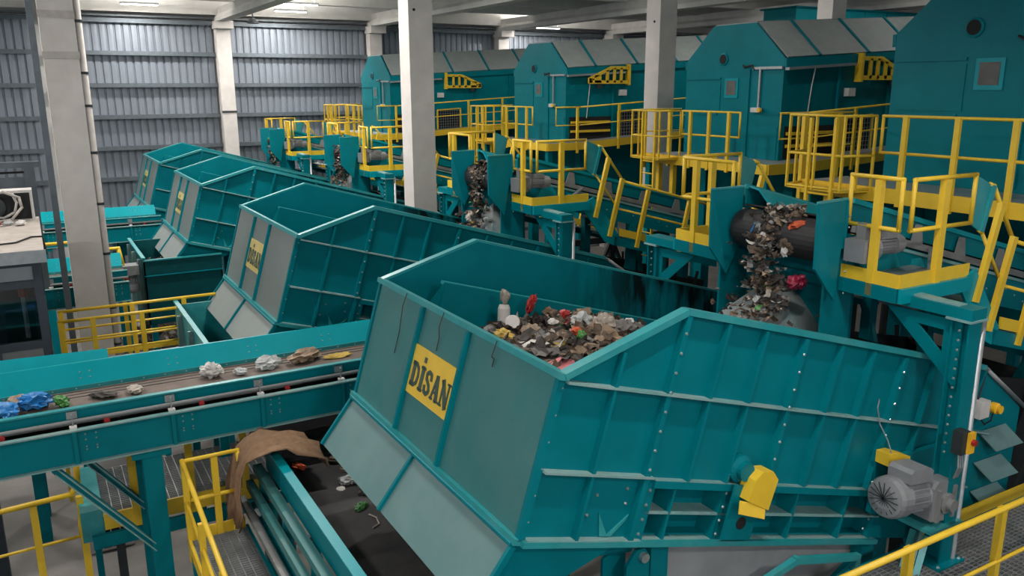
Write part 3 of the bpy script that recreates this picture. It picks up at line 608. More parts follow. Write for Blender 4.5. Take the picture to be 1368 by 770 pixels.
# ================================================================== DRUM HOUSINGS
def make_housing(X0, Yc, sh, lab, jib=1, L=10.0):
    r = empty('drum_housing', (X0+L/2, Yc, 4.5), lab, 'machine', 'green drum screen housings')
    SL = 0.055; T = 'teal'
    hw, aw, up = 1.36, 0.58, 0.69
    def Z(x, z): return sh+z+SL*(x-X0)
    prof = [(-hw, -2.05), (-hw, 0), (-aw, up), (aw, up), (hw, 0), (hw, -2.05)]
    MB().prism([(X0, Yc+y, sh+z) for y, z in prof], (0.04, 0, 0)).build('gable_panel', 'teal', r)
    for s in (-1, 1):
        y = Yc+s*hw
        MB().prism([(X0+.04, y, Z(X0, 0)), (X0+L, y, Z(X0+L, 0)), (X0+L, y, Z(X0+L, -2.0)), (X0+.04, y, Z(X0, -2.0))], (0, -s*0.04, 0)).build('side_wall', T, r)
        xs = [X0+.04, X0+.95] + [X0+.95+1.42*k for k in range(1, 7)] + [X0+L]
        for x0, x1 in zip(xs, xs[1:]):
            if x1 <= x0: continue
            MB().plate([(x0+.03, Yc+s*(hw+.01), Z(x0, .01)), (x1-.03, Yc+s*(hw+.01), Z(x1, .01)), (x1-.03, Yc+s*aw, Z(x1, up)), (x0+.03, Yc+s*aw, Z(x0, up))], 0.03).build('roof_panel', 'roof_panel', r)
            MB().bar((x1, Yc+s*(hw+.02), Z(x1, .01)), (x1, Yc+s*aw, Z(x1, up+.02)), 0.07, 0.05).build('roof_seam', T, r)
        MB().bar((X0, Yc+s*(hw+.03), Z(X0, -.09)), (X0+L, Yc+s*(hw+.03), Z(X0+L, -.09)), 0.05, 0.17).build('eaves_band', T, r)
        for k in range(1, 6): MB().bar((X0+1.55*k, Yc+s*(hw+.02), Z(X0+1.55*k, -.2)), (X0+1.55*k, Yc+s*(hw+.02), Z(X0+1.55*k, -1.95)), 0.05).build('wall_stiffener', T, r)
    MB().prism([(X0+.04, Yc-aw, Z(X0, up)), (X0+L, Yc-aw, Z(X0+L, up)), (X0+L, Yc-aw, Z(X0+L, up+.03)), (X0+.04, Yc-aw, Z(X0, up+.03))], (0, 2*aw, 0)).build('ridge_panel', 'roof_panel', r)
    # lower body, added to fill the dark space under the housing
    MB().prism([(X0+.5, Yc-1.2, sh-2.0), (X0+L, Yc-1.2, sh-1.5), (X0+L-.5, Yc-.8, 5.0), (X0+1.2, Yc-.8, 4.8)], (0, 2.2, 0)).build('added_body', T, r)
    for x in (X0+.6, X0+L*.5, X0+L-.4):
        for y in (Yc-1.25, Yc+1.25): MB().box(x-.12, x+.12, y-.12, y+.12, 0, sh-1.9).build('leg', T, r)
    # gable details
    xg = X0
    MB().lathe([(0, .125), (.02, .125), (.03, .10)], (xg, Yc+.25, sh+.02), (-1, 0, 0), 20).build('port_ring', T, r)
    MB().lathe([(0, .095), (.034, .095)], (xg, Yc+.25, sh+.02), (-1, 0, 0), 20).build('port_hole', 'hole', r)
    MB().box(xg-.02, xg, Yc-.20, Yc+.17, sh-.75, sh-.36).build('window_frame', 'teal_bright', r)
    MB().box(xg-.028, xg, Yc-.145, Yc+.115, sh-.69, sh-.41).build('window_pane', 'window_mesh', r)
    MB().box(xg-.025, xg, Yc+.30, Yc+1.33, sh-.38, sh-.34).build('panel_lip', T, r)
    MB().box(xg-.025, xg, Yc+.36, Yc+1.33, sh-1.10, sh-1.06).build('panel_lip', T, r)
    MB().box(xg-.012, xg, Yc+.30, Yc+1.30, sh-1.02, sh-.42).build('hatch', 'teal', r)
    MB().box(xg-.02, xg, Yc-1.33, Yc-.62, sh-1.06, sh-1.02).build('panel_lip', T, r)
    MB().box(xg-.012, xg, Yc-1.30, Yc-.70, sh-1.95, sh-1.30).build('hatch', T, r)
    MB().box(xg-.03, xg, Yc-.52, Yc-.48, sh-1.95, sh-.2).build('door_seam', T, r)
    MB().box(xg-.06, xg-.01, Yc-1.36, Yc-.62, sh-.20, sh-.15).build('conduit', 'galv', r)
    MB().box(xg-.05, xg-.01, Yc-.82, Yc-.78, sh-.95, sh-.20).build('conduit', 'galv', r)
    b = MB().box(xg-.10, xg-.01, Yc-.88, Yc-.66, sh-1.02, sh-.93).build('switch_box', 'plastic_white', r)
    MB().lathe([(0, .045), (.05, .045)], (xg-.10, Yc-.92, sh-.975), (-1, 0, 0), 10).build('stop_button', 'signal_yellow', b)
    MB().path([(xg-.05, Yc-.35, sh-.12), (xg-.1, Yc-.45, sh-.16), (xg-.06, Yc-.6, sh-.12), (xg-.05, Yc-.66, sh-.2)], 0.02, 6).build('cable', 'cable', r)
    MB().bar((X0, Yc-hw-.08, Z(X0, -.20)), (X0+1.9, Yc-hw-.08, Z(X0+1.9, -.20)), 0.10, 0.05).build('cable_tray', 'galv', r)
    # side openings with yellow guard bars, mesh panel, junction box
    y = Yc-hw
    MB().box(X0+.12, X0+1.5, y-.012, y, sh-1.9, sh-1.28).build('side_opening', 'hole', r)
    for z in (-1.42, -1.66): MB().box(X0+.15, X0+1.45, y-.06, y-.02, sh+z-.03, sh+z+.03).build('guard_bar', 'yellow', r)
    m = MB().bar((X0+1.7, y-.08, sh-1.9), (X0+1.7, y-.08, sh-1.15), .04).bar((X0+2.6, y-.08, sh-1.85), (X0+2.6, y-.08, sh-1.1), .04).bar((X0+1.7, y-.08, sh-1.15), (X0+2.6, y-.08, sh-1.1), .04)
    m.build('mesh_frame', 'yellow', r)
    MB().box(X0+1.72, X0+2.58, y-.03, y, sh-1.85, sh-1.16).build('mesh_opening', 'hole', r)
    m = MB()
    for k in range(10): m.bar((X0+1.74+k*.09, y-.08, sh-1.88), (X0+1.74+k*.09, y-.08, sh-1.14), .008)
    for k in range(8): m.bar((X0+1.72, y-.08, sh-1.82+k*.09), (X0+2.58, y-.08, sh-1.80+k*.09), .008)
    m.build('wire_mesh', 'galv', r)['kind'] = 'stuff'
    MB().box(X0+1.75, X0+1.95, y-.12, y, sh-.72, sh-.56).build('junction_box', 'plastic_white', r)
    MB().path([(X0+.75, y-.1, sh-.17), (X0+.73, y-.06, sh-.5), (X0+.66, y-.04, sh-1.3)], 0.012, 6).build('hanging_cable', 'plastic_white', r)
    # yellow jib arm made of chords and webs
    j0 = X0+2.05; d = 1
    if jib < 0: j0, d = X0+2.0, -1
    yj = y-.13; zb = sh-.38
    f = lambda u, z: (j0+d*u, yj, zb+z)
    P = [((0, 0), (0, .44), .09), ((0, .02), (1.35, .02), .09), ((.0, .40), (.6, .40), .08), ((.6, .40), (1.35, .09), .08), ((.27, 0), (.27, .4), .07), ((.50, 0), (.50, .4), .07), ((.74, 0), (.74, .34), .08), ((1.06, 0), (1.06, .2), .22), ((1.3, .0), (1.3, .12), .12)]
    jb = MB()
    for p, q, w in P: jb.bar(f(*p), f(*q), 0.05, w, (0, 1, 0) if False else (0, 0, 1) if abs(p[0]-q[0]) > 0.05 else (1, 0, 0))
    jo = jb.build('jib_arm', 'yellow', r)
    MB().box(j0-.03, j0+.03, yj-.04, y, zb-.06, zb+.5).build('jib_mount', 'yellow', jo)
    MB().box(j0+d*1.0-.06, j0+d*1.0+.06, yj-.05, yj+.05, zb-.14, zb-.02).build('hoist', 'dark_steel', jo)
    return r
HS = [(10.55, 6.3, 9.20), (12.6, 12.85, 9.03), (12.6, 20.31, 9.0), (10.8, 28.3, 8.9)]
HL = ['nearest drum housing with round port and wire window, cut by frame edge', 'second drum housing, its full gable seen right of the middle column', 'third drum housing, partly hidden behind the second column from right', 'farthest drum housing, its roof crossed by the central column']
for k, (x, y, s) in enumerate(HS): make_housing(x, y, s, HL[k], (1, 1, -1, 1)[k])
# --- service walkways round the housings
def make_deck(k, X0, Yc, zd):
    lab = ['yellow service walkway in front of the nearest drum housing', 'yellow service walkway and ladder cage round second drum housing', 'yellow service walkway round the third drum housing', 'yellow service walkway round the farthest drum housing'][k]
    r = empty('service_walkway', (X0, Yc-1, zd-.2), lab, 'walkway', 'yellow service walkways')
    xf, yn, yf = X0-1.0, Yc-2.05, Yc+(1.95 if k == 0 else 1.5)
    SL = 0.055; L = 9.0
    MB().box(xf, X0-.02, yn, yf, zd-.04, zd).build('deck', 'galv', r)
    MB().box(xf-.03, xf, yn, yf, zd-.17, zd+.02).build('fascia', 'yellow', r)
    MB().box(xf, X0-.02, yn-.03, yn, zd-.17, zd+.02).build('fascia', 'yellow', r)
    MB().prism([(X0-.02, yn-.03, zd-.17), (X0+L, yn-.03, zd-.17+SL*L), (X0+L, yn-.03, zd+.02+SL*L), (X0-.02, yn-.03, zd+.02)], (0, 0.03, 0)).build('fascia', 'yellow', r)
    MB().prism([(X0-.02, yn, zd-.04), (X0+L, yn, zd-.04+SL*L), (X0+L, yn, zd+SL*L), (X0-.02, yn, zd)], (0, 0.65, 0)).build('deck', 'galv', r)
    # front rail
    y0, y1 = (yf-1.25, yn+.02) if k == 0 else (yf-1.2, yn+.75)
    rail(r, [(xf, y0, zd+.93), (xf, y1, zd+.93), (xf, y1, zd+.47), (xf, y0, zd+.47)], .02, 'rail_loop', True)
    n = 4 if k == 0 else 3
    for i in range(n):
        yy = y0+(y1-y0)*(i+.5)/n; MB().box(xf-.05, xf, yy-.032, yy+.032, zd-.2, zd+.93).build('post', 'yellow', r)
    # near side rail along x, rising with the housing
    xa, xb = (X0-.75 if k else X0+.2), X0+L
    z = lambda x: zd+SL*max(0, x-X0)
    rail(r, [(xa, yn, z(xa)+.93), (X0, yn, z(X0)+.93), (xb, yn, z(xb)+.93)], .02)
    rail(r, [(xa, yn, z(xa)+.93), (xa, yn, z(xa)+.47), (X0, yn, z(X0)+.47), (xb, yn, z(xb)+.47)], .015, 'knee_rail')
    for i in range(7):
        x = X0-.1+1.35*i
        if x > xa: MB().box(x-.03, x+.03, yn-.05, yn, z(x)-.25, z(x)+.93).build('post', 'yellow', r)
    # far side rail along x
    rail(r, [(xf, yf, zd+.93), (X0, yf, zd+.93)], .02); rail(r, [(xf, yf, zd+.47), (X0, yf, zd+.47)], .015, 'knee_rail')
    for x in (xf, X0-.3): MB().box(x-.04, x+.04, yf-.03, yf+.03, zd-.3, zd+.93).build('post', 'yellow', r)
    # ladder cage at the front corner
    ya, yb = yf-1.15, yf-.02; xc = xf-.45
    o = [(xf, ya), (xc, ya+.12), (xc, yb-.12), (xf, yb)]
    cg = rail(r, [(x, y, zd+.93) for x, y in o], .018, 'cage_hoop')
    rail(r, [(x, y, zd+.42) for x, y in o], .018, 'cage_hoop'); rail(r, [(x, y, zd-.02) for x, y in o], .018, 'cage_hoop')
    MB().prism([(x, y, zd-.06) for x, y in o], (0, 0, 0.03)).build('cage_floor', 'yellow', r)
    for i in range(7):
        t = i/6*3; j = min(int(t), 2); u = t-j
        x = o[j][0]+(o[j+1][0]-o[j][0])*u; y = o[j][1]+(o[j+1][1]-o[j][1])*u
        MB().box(x-.018, x+.018, y-.012, y+.012, zd-.05, zd+.93).build('cage_bar', 'yellow', r)
    for y in (ya+.25, ya+.65): MB().box(xc-.03, xc+.02, y-.02, y+.02, zd-2.2, zd+.9).build('ladder_stile', 'yellow', r)
    for i in range(9): MB().pipe((xc, ya+.25, zd-2.1+.25*i), (xc, ya+.65, zd-2.1+.25*i), .014, 6).build('ladder_rung', 'yellow', r)
    for (x, y) in ((xf+.1, yn+.1), (xf+.1, yf-.1)): MB().box(x-.07, x+.07, y-.07, y+.07, 0, zd-.17).build('leg', 'yellow' if False else 'teal', r)
    for y in (yf-.45, yf-.9): MB().box(xf+.02, xf+.12, y-.05, y+.05, zd-.9, zd-.17).build('hanger_leg', 'yellow', r)
for k, (x, y, s) in enumerate(HS): make_deck(k, x, y, [7.20, 7.10, 7.07, 7.0][k])

# ================================================================== TRANSFER CONVEYORS (along x)
def transfer(dy, x0, x1, lab, ends=True, support=None, z=0.0):
    yn, yf = 9.2+dy, 10.5+dy
    r = empty('transfer_conveyor', ((x0+x1)/2, (yn+yf)/2, 4.0), lab, 'conveyor', 'level teal transfer conveyors')
    for y, s in ((yn, 1), (yf, -1)):
        m = MB().box(x0, x1, y, y+.02*s if s > 0 else y, 4.70+z, 5.07+z) if s > 0 else MB().box(x0, x1, y-.02, y, 4.70+z, 5.07+z)
        m.build('girder_web', 'teal', r)
        for zz in (4.69, 5.065): MB().box(x0, x1, min(y-.05*s, y+.02*s), max(y-.05*s, y+.02*s), zz-.008+z, zz+.008+z).build('girder_flange', 'teal_ledge', r)
    MB().box(x0, x1, yn+.13, yn+.15, 5.10+z, 5.25+z).build('skirt_board', 'teal', r)
    MB().box(x0, x1, yn+.10, yn+.17, 5.245+z, 5.262+z).build('skirt_cap', 'teal_edge', r)
    MB().pipe((x0, yn+.09, 5.125+z), (x1, yn+.09, 5.125+z), 0.024, 8).build('side_tube', 'grey_paint', r, True)
    MB().box(x0, x1, yn+.16, yf-.12, 5.10+z, 5.115+z).build('belt', 'belt_brown', r)
    for k in range(3): MB().box(x0, x1, yf-.42+.1*k, yf-.41+.1*k, 5.115+z, 5.12+z).build('seal_strip', 'belt', r)
    MB().box(x0, x1, yn+.2, yf-.1, 4.78+z, 4.80+z).build('return_belt', 'belt', r)
    MB().prism([(x0, yf-.16, 5.15+z), (x0, yf+.02, 5.39+z), (x0, yf+.05, 5.39+z), (x0, yf-.12, 5.15+z)], (x1-x0, 0, 0)).build('cover_plate', 'teal_bright', r)
    MB().box(x0, x1, yf-.17, yf-.14, 5.115+z, 5.165+z).build('cover_lip', 'teal_edge', r)
    m = MB(); mr = 0
    x = x0+.1
    while x < x1:
        for dx in (-.05, .05):
            for dz in (.09, .12, .20, .26): m.dome((x+dx+.3, yn-.002, 4.74+dz+z), (0, -1, 0), .011)
            for t in (.35, .6): m.dome((x+dx+.35, yf-.16+.18*t, 5.15+.24*t+z), (0, -.8, .6), .011)
        for j in range(4): m.dome((x+.24*j, yf-.172, 5.14+z), (0, -1, 0), .010)
        x += .96
    m.build('bolts', 'bolt', r)['kind'] = 'stuff'
    x = x0+.25
    while x < x1:
        b = MB().box(x-.02, x+.02, yn-.04, yn-.01, 4.70+z, 5.06+z).build('web_stiffener', 'teal', r)
        h = MB().box(x-.05, x+.05, yn+.105, yn+.13, 5.15+z, 5.23+z).box(x-.006, x+.006, yn+.02, yn+.04, 5.07+z, 5.23+z).build('skirt_clamp', 'galv', r)
        MB().box(x-.035, x+.035, yn-.01, yn+.05, 5.07+z, 5.10+z).build('clamp_foot', 'plastic_white', h)
        MB().lathe([(0, .03), (.03, .03)], (x+.32, yn+.08, 5.085+z), (0, -1, 0), 12).build('idler_end', 'red', r)
        x += .96
    if support is not None:
        for xs in support:
            for y, nm in ((yn+.10, 0), (yf-.1, 1)):
                m = MB().box(xs-.1, xs+.1, y-.1, y-.085, 0, 4.68+z).box(xs-.1, xs+.1, y+.085, y+.1, 0, 4.68+z).box(xs-.01, xs+.01, y-.085, y+.085, 0, 4.68+z)
                m.build('leg', 'teal', r)
                MB().box(xs-.2, xs+.2, y-.12, y+.12, 4.60+z, 4.69+z).build('head_plate', 'teal', r)
                MB().bar((xs-.93, y-.06, 4.66+z), (xs-.06, y-.06, 3.52+z), .08, .02, (0, 1, 0)).build('brace_web', 'teal', r)
                MB().bar((xs-.93, y-.08, 4.70+z), (xs-.06, y-.08, 3.56+z), .05, .014).build('brace_flange', 'teal_ledge', r)
                MB().bar((xs-.93, y-.08, 4.61+z), (xs-.06, y-.08, 3.47+z), .05, .014).build('brace_flange', 'teal_ledge', r)
            MB().bar((xs, yn+.1, 3.3+z), (xs, yf-.1, 4.3+z), .06).build('cross_brace', 'teal', r)
    return r
transfer(0, -5.0, 5.2, 'level teal transfer conveyor in the left foreground with rubbish bags on it', support=(0.76, -4.2))
transfer(7.75, -5.0, 1.35, 'teal conveyor behind the concrete column with downpipe', support=(-.6,), z=-0.12)
transfer(13.2, -5.0, 2.7, 'far teal conveyor running to the third bunker flap', support=(0.0,), z=0.12)
# short branch cover joining from the left
r = empty('branch_conveyor', (-2, 11.1, 4.5), 'teal branch conveyor cover meeting the foreground transfer conveyor at far left', 'conveyor')
MB().prism([(-5, 10.95, 5.25), (-5, 11.2, 5.48), (-5, 11.24, 5.46), (-5, 10.99, 5.22)], (5.55, 0, -0.16)).build('cover_plate', 'teal_bright', r)
MB().prism([(-5, 10.9, 4.8), (-5, 10.9, 5.22), (-5, 10.94, 5.22), (-5, 10.94, 4.8)], (5.4, 0, -0.1)).build('side_web', 'teal', r)
MB().box(-5, 0.3, 10.95, 11.5, 5.02, 5.05).build('belt', 'belt', r)

# ================================================================== COLLECTING CONVEYOR (along y) below the nearest bunker
r = empty('collecting_conveyor', (2.6, 6.5, 3.0), 'black belt collecting conveyor running below the nearest bunker flaps', 'conveyor')
YA, YB = 2.5, 9.1
MB().box(2.04, 3.45, YA, 10.4, 4.13, 4.16).build('belt', 'belt', r)
MB().box(1.94, 1.98, YA, YB, 4.22, 4.50).build('side_board', 'teal', r)
MB().box(1.93, 2.03, YA, YB, 4.49, 4.51).build('board_cap', 'teal_bright', r)
MB().box(3.5, 3.54, YA, 10.4, 4.1, 4.4).build('side_board', 'teal', r)
for (x, z, w, h, mm, nm) in ((1.86, 4.20, .10, .09, 'dusty_panel', 'frame_angle'), (1.76, 4.02, .08, .10, 'dusty_panel', 'frame_angle'), (1.66, 3.86, .07, .06, 'grey_paint', 'frame_tube'), (1.80, 3.70, .10, .16, 'teal', 'frame_channel')):
    MB().bar((x, YA, z), (x, YB+.1, z), w, h).build(nm, mm, r)
for k in range(7):
    y = YB-.15-1.0*k
    MB().box(1.82, 1.93, y-.03, y+.03, 3.7, 4.22).build('upright', 'teal', r)
    MB().box(1.88, 2.05, y-.45, y-.40, 4.08, 4.12).build('idler_stub', 'dark_steel', r)
    MB().lathe([(0, .03), (.03, .03)], (1.86, y-.42, 4.10), (-1, 0, 0), 10).build('idler_end', 'red', r)
for y in (8.7, 6.0, 3.4):
    for x in (1.85, 3.45): MB().box(x-.07, x+.07, y-.07, y+.07, 0, 4.0).build('leg', 'teal', r)
MB().lathe([(0, .13), (1.5, .13)], (2.0, 9.15, 4.02), (1, 0, 0), 18).build('tail_drum', 'rubber', r)

# ================================================================== CATCH TROUGHS below the further bunkers
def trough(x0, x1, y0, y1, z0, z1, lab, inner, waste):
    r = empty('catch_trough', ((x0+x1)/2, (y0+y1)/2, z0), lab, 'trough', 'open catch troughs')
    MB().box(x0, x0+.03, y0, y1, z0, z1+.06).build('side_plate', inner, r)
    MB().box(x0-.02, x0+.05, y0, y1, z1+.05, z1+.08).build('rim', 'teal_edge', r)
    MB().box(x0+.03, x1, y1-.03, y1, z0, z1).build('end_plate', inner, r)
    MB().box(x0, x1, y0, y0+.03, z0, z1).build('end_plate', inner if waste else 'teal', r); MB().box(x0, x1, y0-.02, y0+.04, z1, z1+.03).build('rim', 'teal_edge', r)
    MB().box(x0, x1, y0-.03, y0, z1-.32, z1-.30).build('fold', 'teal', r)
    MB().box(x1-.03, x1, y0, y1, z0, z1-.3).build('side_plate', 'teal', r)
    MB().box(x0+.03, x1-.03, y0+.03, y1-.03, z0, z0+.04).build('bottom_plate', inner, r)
    for k in range(3): MB().box(x0-.08, x0, y0+.3+k*1.0, y0+.36+k*1.0, z0, z1).build('stiffener', 'dusty_flap', r)
    for x in (x0+.1, x1-.1):
        for y in (y0+.15, y1-.15): MB().box(x-.06, x+.06, y-.06, y+.06, 0, z0).build('leg', 'teal', r)
    return r
trough(1.80, 3.2, 11.35, 14.45, 4.25, 4.98, 'empty teal catch trough under the second bunker flaps', 'teal_edge', False)
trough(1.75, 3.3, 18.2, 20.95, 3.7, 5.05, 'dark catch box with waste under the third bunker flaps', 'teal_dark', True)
trough(1.75, 3.3, 24.4, 27.2, 4.1, 5.0, 'small catch trough under the farthest bunker', 'teal', True)

# ================================================================== RAILINGS AND STAIRS
r = empty('walkway_railing', (1.1, 14.0, 3.2), 'yellow double railing of the walkway beside the empty trough', 'railing')
for (y, x0, x1, zt_, px) in ((13.75, .07, 1.72, 5.10, (.09, .53, 1.22)), (14.45, .10, 2.45, 5.09, (.12, 1.15, 1.95))):
    rail(r, [(x0, y, zt_), (x1, y, zt_)], .026)
    for k, z in enumerate((zt_-.30, zt_-.52)): rail(r, [(x0, y, z), (x1, y, z)], .017, 'knee_rail')
    MB().box(x0, x1, y-.01, y+.01, zt_-.80, zt_-.70).build('toe_board', 'yellow', r)
    posts(r, [(x, y) for x in px], 4.1, zt_, .07)
MB().box(0.0, 2.4, 13.75, 14.45, 4.2, 4.25).build('deck', 'galv', r)
for x in (.2, 2.2): MB().box(x-.05, x+.05, 14.0, 14.1, 0, 4.2).build('leg', 'teal', r)

r = empty('stair_landing', (1.3, 7.5, 2.8), 'small grating landing with yellow rails beside the collecting conveyor', 'landing')
grating(r, 1.04, 1.62, 5.0, 8.9, 3.66, .045)
rail(r, [(1.02, 8.9, 4.60), (1.60, 8.9, 4.60), (1.60, 8.9, 4.13), (1.06, 8.9, 4.13)], .024, 'rail_loop', True)
MB().box(1.31, 1.38, 8.88, 8.92, 3.55, 4.58).build('post', 'yellow', r); MB().box(1.0, 1.06, 8.87, 8.93, 3.4, 4.6).build('post', 'yellow', r)
MB().box(1.0, 1.62, 8.90, 8.915, 3.64, 3.78).build('toe_board', 'yellow', r)
rail(r, [(1.02, 8.9, 4.60), (1.05, 5.0, 4.12)], .026); rail(r, [(1.02, 8.9, 4.13), (1.05, 5.0, 3.65)], .02, 'knee_rail')
posts(r, [(1.03, 8.0), (1.04, 7.0), (1.05, 6.0)], 3.5, 4.3, .06)
MB().box(1.0, 1.03, 5.0, 8.9, 3.52, 3.68).build('stringer', 'yellow', r); MB().box(1.62, 1.65, 5.0, 8.9, 3.52, 3.68).build('stringer', 'teal', r)
for y in (5.2, 8.7):
    for x in (1.04, 1.6): MB().box(x-.04, x+.04, y-.04, y+.04, 0, 3.55).build('leg', 'teal', r)

r = empty('stair_railing', (-.5, 10.8, 1.5), 'yellow stair railing at the bottom left corner below the conveyor', 'railing')
rail(r, [(-2.5, 10.8, 3.55), (-.06, 10.8, 3.64), (.02, 10.8, 3.76), (.04, 10.8, 4.1)], .036)
rail(r, [(-2.5, 10.8, 3.0), (-.02, 10.8, 3.06), (.0, 10.8, 3.4)], .02, 'knee_rail')
for x, a in ((-.48, 0), (.02, 0), (-1.4, 0), (-2.3, 0)): MB().box(x-.04, x+.04, 10.77, 10.83, 1.8, 3.6).build('post', 'yellow', r)
MB().bar((-2.5, 10.8, 1.9), (.05, 10.8, 1.9), .03, .12).build('toe_board', 'yellow', r)
MB().box(-2.5, .05, 10.85, 11.6, 1.82, 1.86).build('deck', 'galv', r)
for x in (-2.3, 0): MB().box(x-.04, x+.04, 11.1, 11.2, 0, 1.82).build('leg', 'teal', r)

r = empty('grating_walkway', (1.1, 11.3, 2.9), 'grating walkway with yellow fascia beneath the foreground transfer conveyor', 'walkway')
grating(r, 0.25, 2.6, 10.45, 11.9, 3.42, .055)
MB().box(0.25, 2.6, 10.42, 10.45, 3.25, 3.46).build('fascia', 'yellow', r); MB().box(0.1, 2.6, 10.36, 10.42, 3.05, 3.22).build('bearer', 'teal', r)
for x in (0.62, 1.28, 1.95): MB().box(x-.045, x+.045, 10.40, 10.44, 3.1, 4.4).build('post', 'yellow', r)
MB().box(0.0, 0.25, 10.5, 11.9, 3.1, 3.5).build('end_plate', 'teal_edge', r)
for x in (.4, 1.3, 2.4): MB().box(x-.05, x+.05, 10.5, 10.6, 0, 3.1).build('leg', 'dark_steel', r)

r = empty('grating_platform', (7.6, 3.9, 3.0), 'grating platform with yellow handrail at the lower right corner', 'platform')
grating(r, 4.6, 9.8, 3.45, 4.45, 4.05, .04)
rail(r, [(3.8, 3.41, 5.05), (10.2, 3.41, 5.05)], .027); rail(r, [(3.8, 3.41, 4.55), (10.2, 3.41, 4.55)], .018, 'knee_rail')
posts(r, [(x, 3.43) for x in (4.3, 5.5, 6.74, 7.95, 9.1)], 3.9, 5.05, .07)
MB().box(3.8, 10.2, 3.40, 3.415, 4.05, 4.17).build('toe_board', 'yellow', r)
MB().box(7.3, 9.9, 4.45, 4.47, 4.06, 4.2).build('toe_board', 'yellow', r)
MB().box(3.8, 10.2, 3.42, 3.47, 3.88, 4.05).build('bearer', 'teal', r); MB().box(3.8, 10.2, 4.42, 4.47, 3.88, 4.05).build('bearer', 'teal', r)
for x in (4.4, 7.6, 9.8): MB().box(x-.06, x+.06, 3.5, 3.62, 0, 3.9).build('leg', 'teal', r)
r = empty('post_shoe', (7.1, 4.15, 4.05), 'small teal base plate with bolts at the foot of the nearest gantry post', 'base plate')
MB().box(6.92, 7.32, 4.0, 4.34, 4.055, 4.075).build('plate', 'teal', r)
m = MB()
for x in (6.96, 7.28):
    for y in (4.04, 4.30): m.dome((x, y, 4.075), (0, 0, 1), .018)
m.build('bolts', 'bolt', r)['kind'] = 'stuff'
# switches
r = empty('switch_box', (7.05, 4.0, 5.2), 'black and yellow switch box with red knob on the nearest gantry post', 'switch')
MB().box(6.95, 7.06, 3.96, 4.06, 5.25, 5.47).build('body', 'dark_steel', r)
f = MB().box(7.02, 7.10, 3.93, 3.965, 5.26, 5.46).build('front', 'signal_yellow', r)
MB().lathe([(0, .03), (.03, .03)], (7.06, 3.93, 5.37), (0, -1, 0), 10).build('knob', 'red', f)
for k in range(3): MB().path([(6.98+.03*k, 4.0, 5.25), (6.97+.03*k, 3.98, 5.12), (6.99+.03*k, 4.02, 5.0)], .008, 6).build('cable', 'galv', r)
r = empty('stop_switch', (8.25, 4.5, 5.15), 'grey box with yellow emergency stop above the louvres', 'switch')
MB().box(8.08, 8.24, 4.46, 4.56, 5.18, 5.36).build('body', 'plastic_white', r)
MB().lathe([(0, .06), (.06, .06), (.07, .04), (.10, .045)], (8.38, 4.52, 5.24), (0, -1, 0), 14).build('stop_button', 'signal_yellow', r)
MB().path([(8.16, 4.55, 5.36), (8.24, 4.57, 5.5), (8.30, 4.58, 5.62)], .01, 6).build('cable', 'cable', r)
MB().path([(8.16, 4.52, 5.18), (8.25, 4.5, 5.08), (8.36, 4.5, 5.1), (8.38, 4.5, 5.18)], .008, 6).build('cable', 'cable', r)

# ================================================================== CABIN AND GEAR AT LEFT
r = empty('control_cabin', (-1.8, 13.6, 0), 'dark framed control cabin with glass panes and dusty flat roof', 'cabin')
x0, x1, y0, y1, zt_ = -4.0, -.05, 12.0, 15.2, 6.42
MB().box(x0, x1+.06, y0-.06, y1, zt_, zt_+.10).build('roof', 'cabin_roof', r)
MB().box(x0, x1+.08, y0-.08, y0-.05, zt_-.06, zt_+.10).build('roof_edge', 'galv', r)
for x in (x1, -.62, -1.6, -2.6): MB().box(x-.10, x, y0, y0+.1, 4.5, zt_).build('mullion', 'cabin', r)
for z in (6.36, 6.08, 5.27, 5.0): MB().box(x0, x1, y0+.005, y0+.095, z-.05, z+.05).build('transom', 'cabin', r)
MB().box(x1-.10, x1, y1-.1, y1, 4.5, zt_).build('mullion', 'cabin', r)
for z in (6.36, 5.2): MB().box(x1-.09, x1-.005, y0+.1, y1-.1, z-.05, z+.05).build('transom', 'cabin', r)
for (z0, z1, m_) in ((6.13, 6.31, 'sheet_grey'), (5.32, 6.03, 'glass'), (5.05, 5.22, 'sheet_grey'), (4.55, 4.95, 'sheet_grey')):
    for (a, b) in ((-.62, x1-.1), (-1.6, -.72), (-2.6, -1.7)): MB().box(a, b, y0+.04, y0+.055, z0, z1).build('pane', m_, r)
MB().box(x1-.05, x1-.04, y0+.1, y1-.1, 4.5, 6.3).build('side_panel', 'cabin', r)
MB().box(x0, x1-.1, y1-.05, y1, 4.5, 6.4).build('back_panel', 'cabin', r)
MB().box(x0, x1, y0, y1, 4.4, 4.5).build('cabin_floor', 'cabin', r)
for x in (-3.8, -1.2):
    for y in (12.2, 15.0): MB().box(x-.08, x+.08, y-.08, y+.08, 0, 4.4).build('leg', 'cabin', r)
MB().path([(-1.2, 12.3, 6.54), (-.6, 12.5, 6.535), (-.3, 12.6, 6.535), (-.12, 13.0, 6.535), (.02, 13.0, 6.53), (.04, 12.9, 6.3)], .012, 6).build('cable', 'cable', r)
MB().box(-.55, -.2, 12.6, 13.2, 4.6, 5.5).build('desk', 'steel_black', r)
MB().lathe([(0, .05), (.12, .05), (.13, .03)], (-.30, 12.35, 5.86), (0, 0, 1), 12).build('beacon', 'red', r)
MB().pipe((-.30, 12.35, 5.3), (-.30, 12.35, 5.86), .03, 8).build('beacon_post', 'grey_paint', r)
r = empty('air_conditioner', (-.4, 14.9, 6.52), 'white air conditioner unit on the control cabin roof', 'air conditioner')
MB().box(-.9, -.04, 14.75, 15.1, 6.52, 7.0).build('case', 'plastic_white', r)
MB().box(-.85, -.08, 14.735, 14.75, 6.56, 6.96).build('grille', 'hole', r)
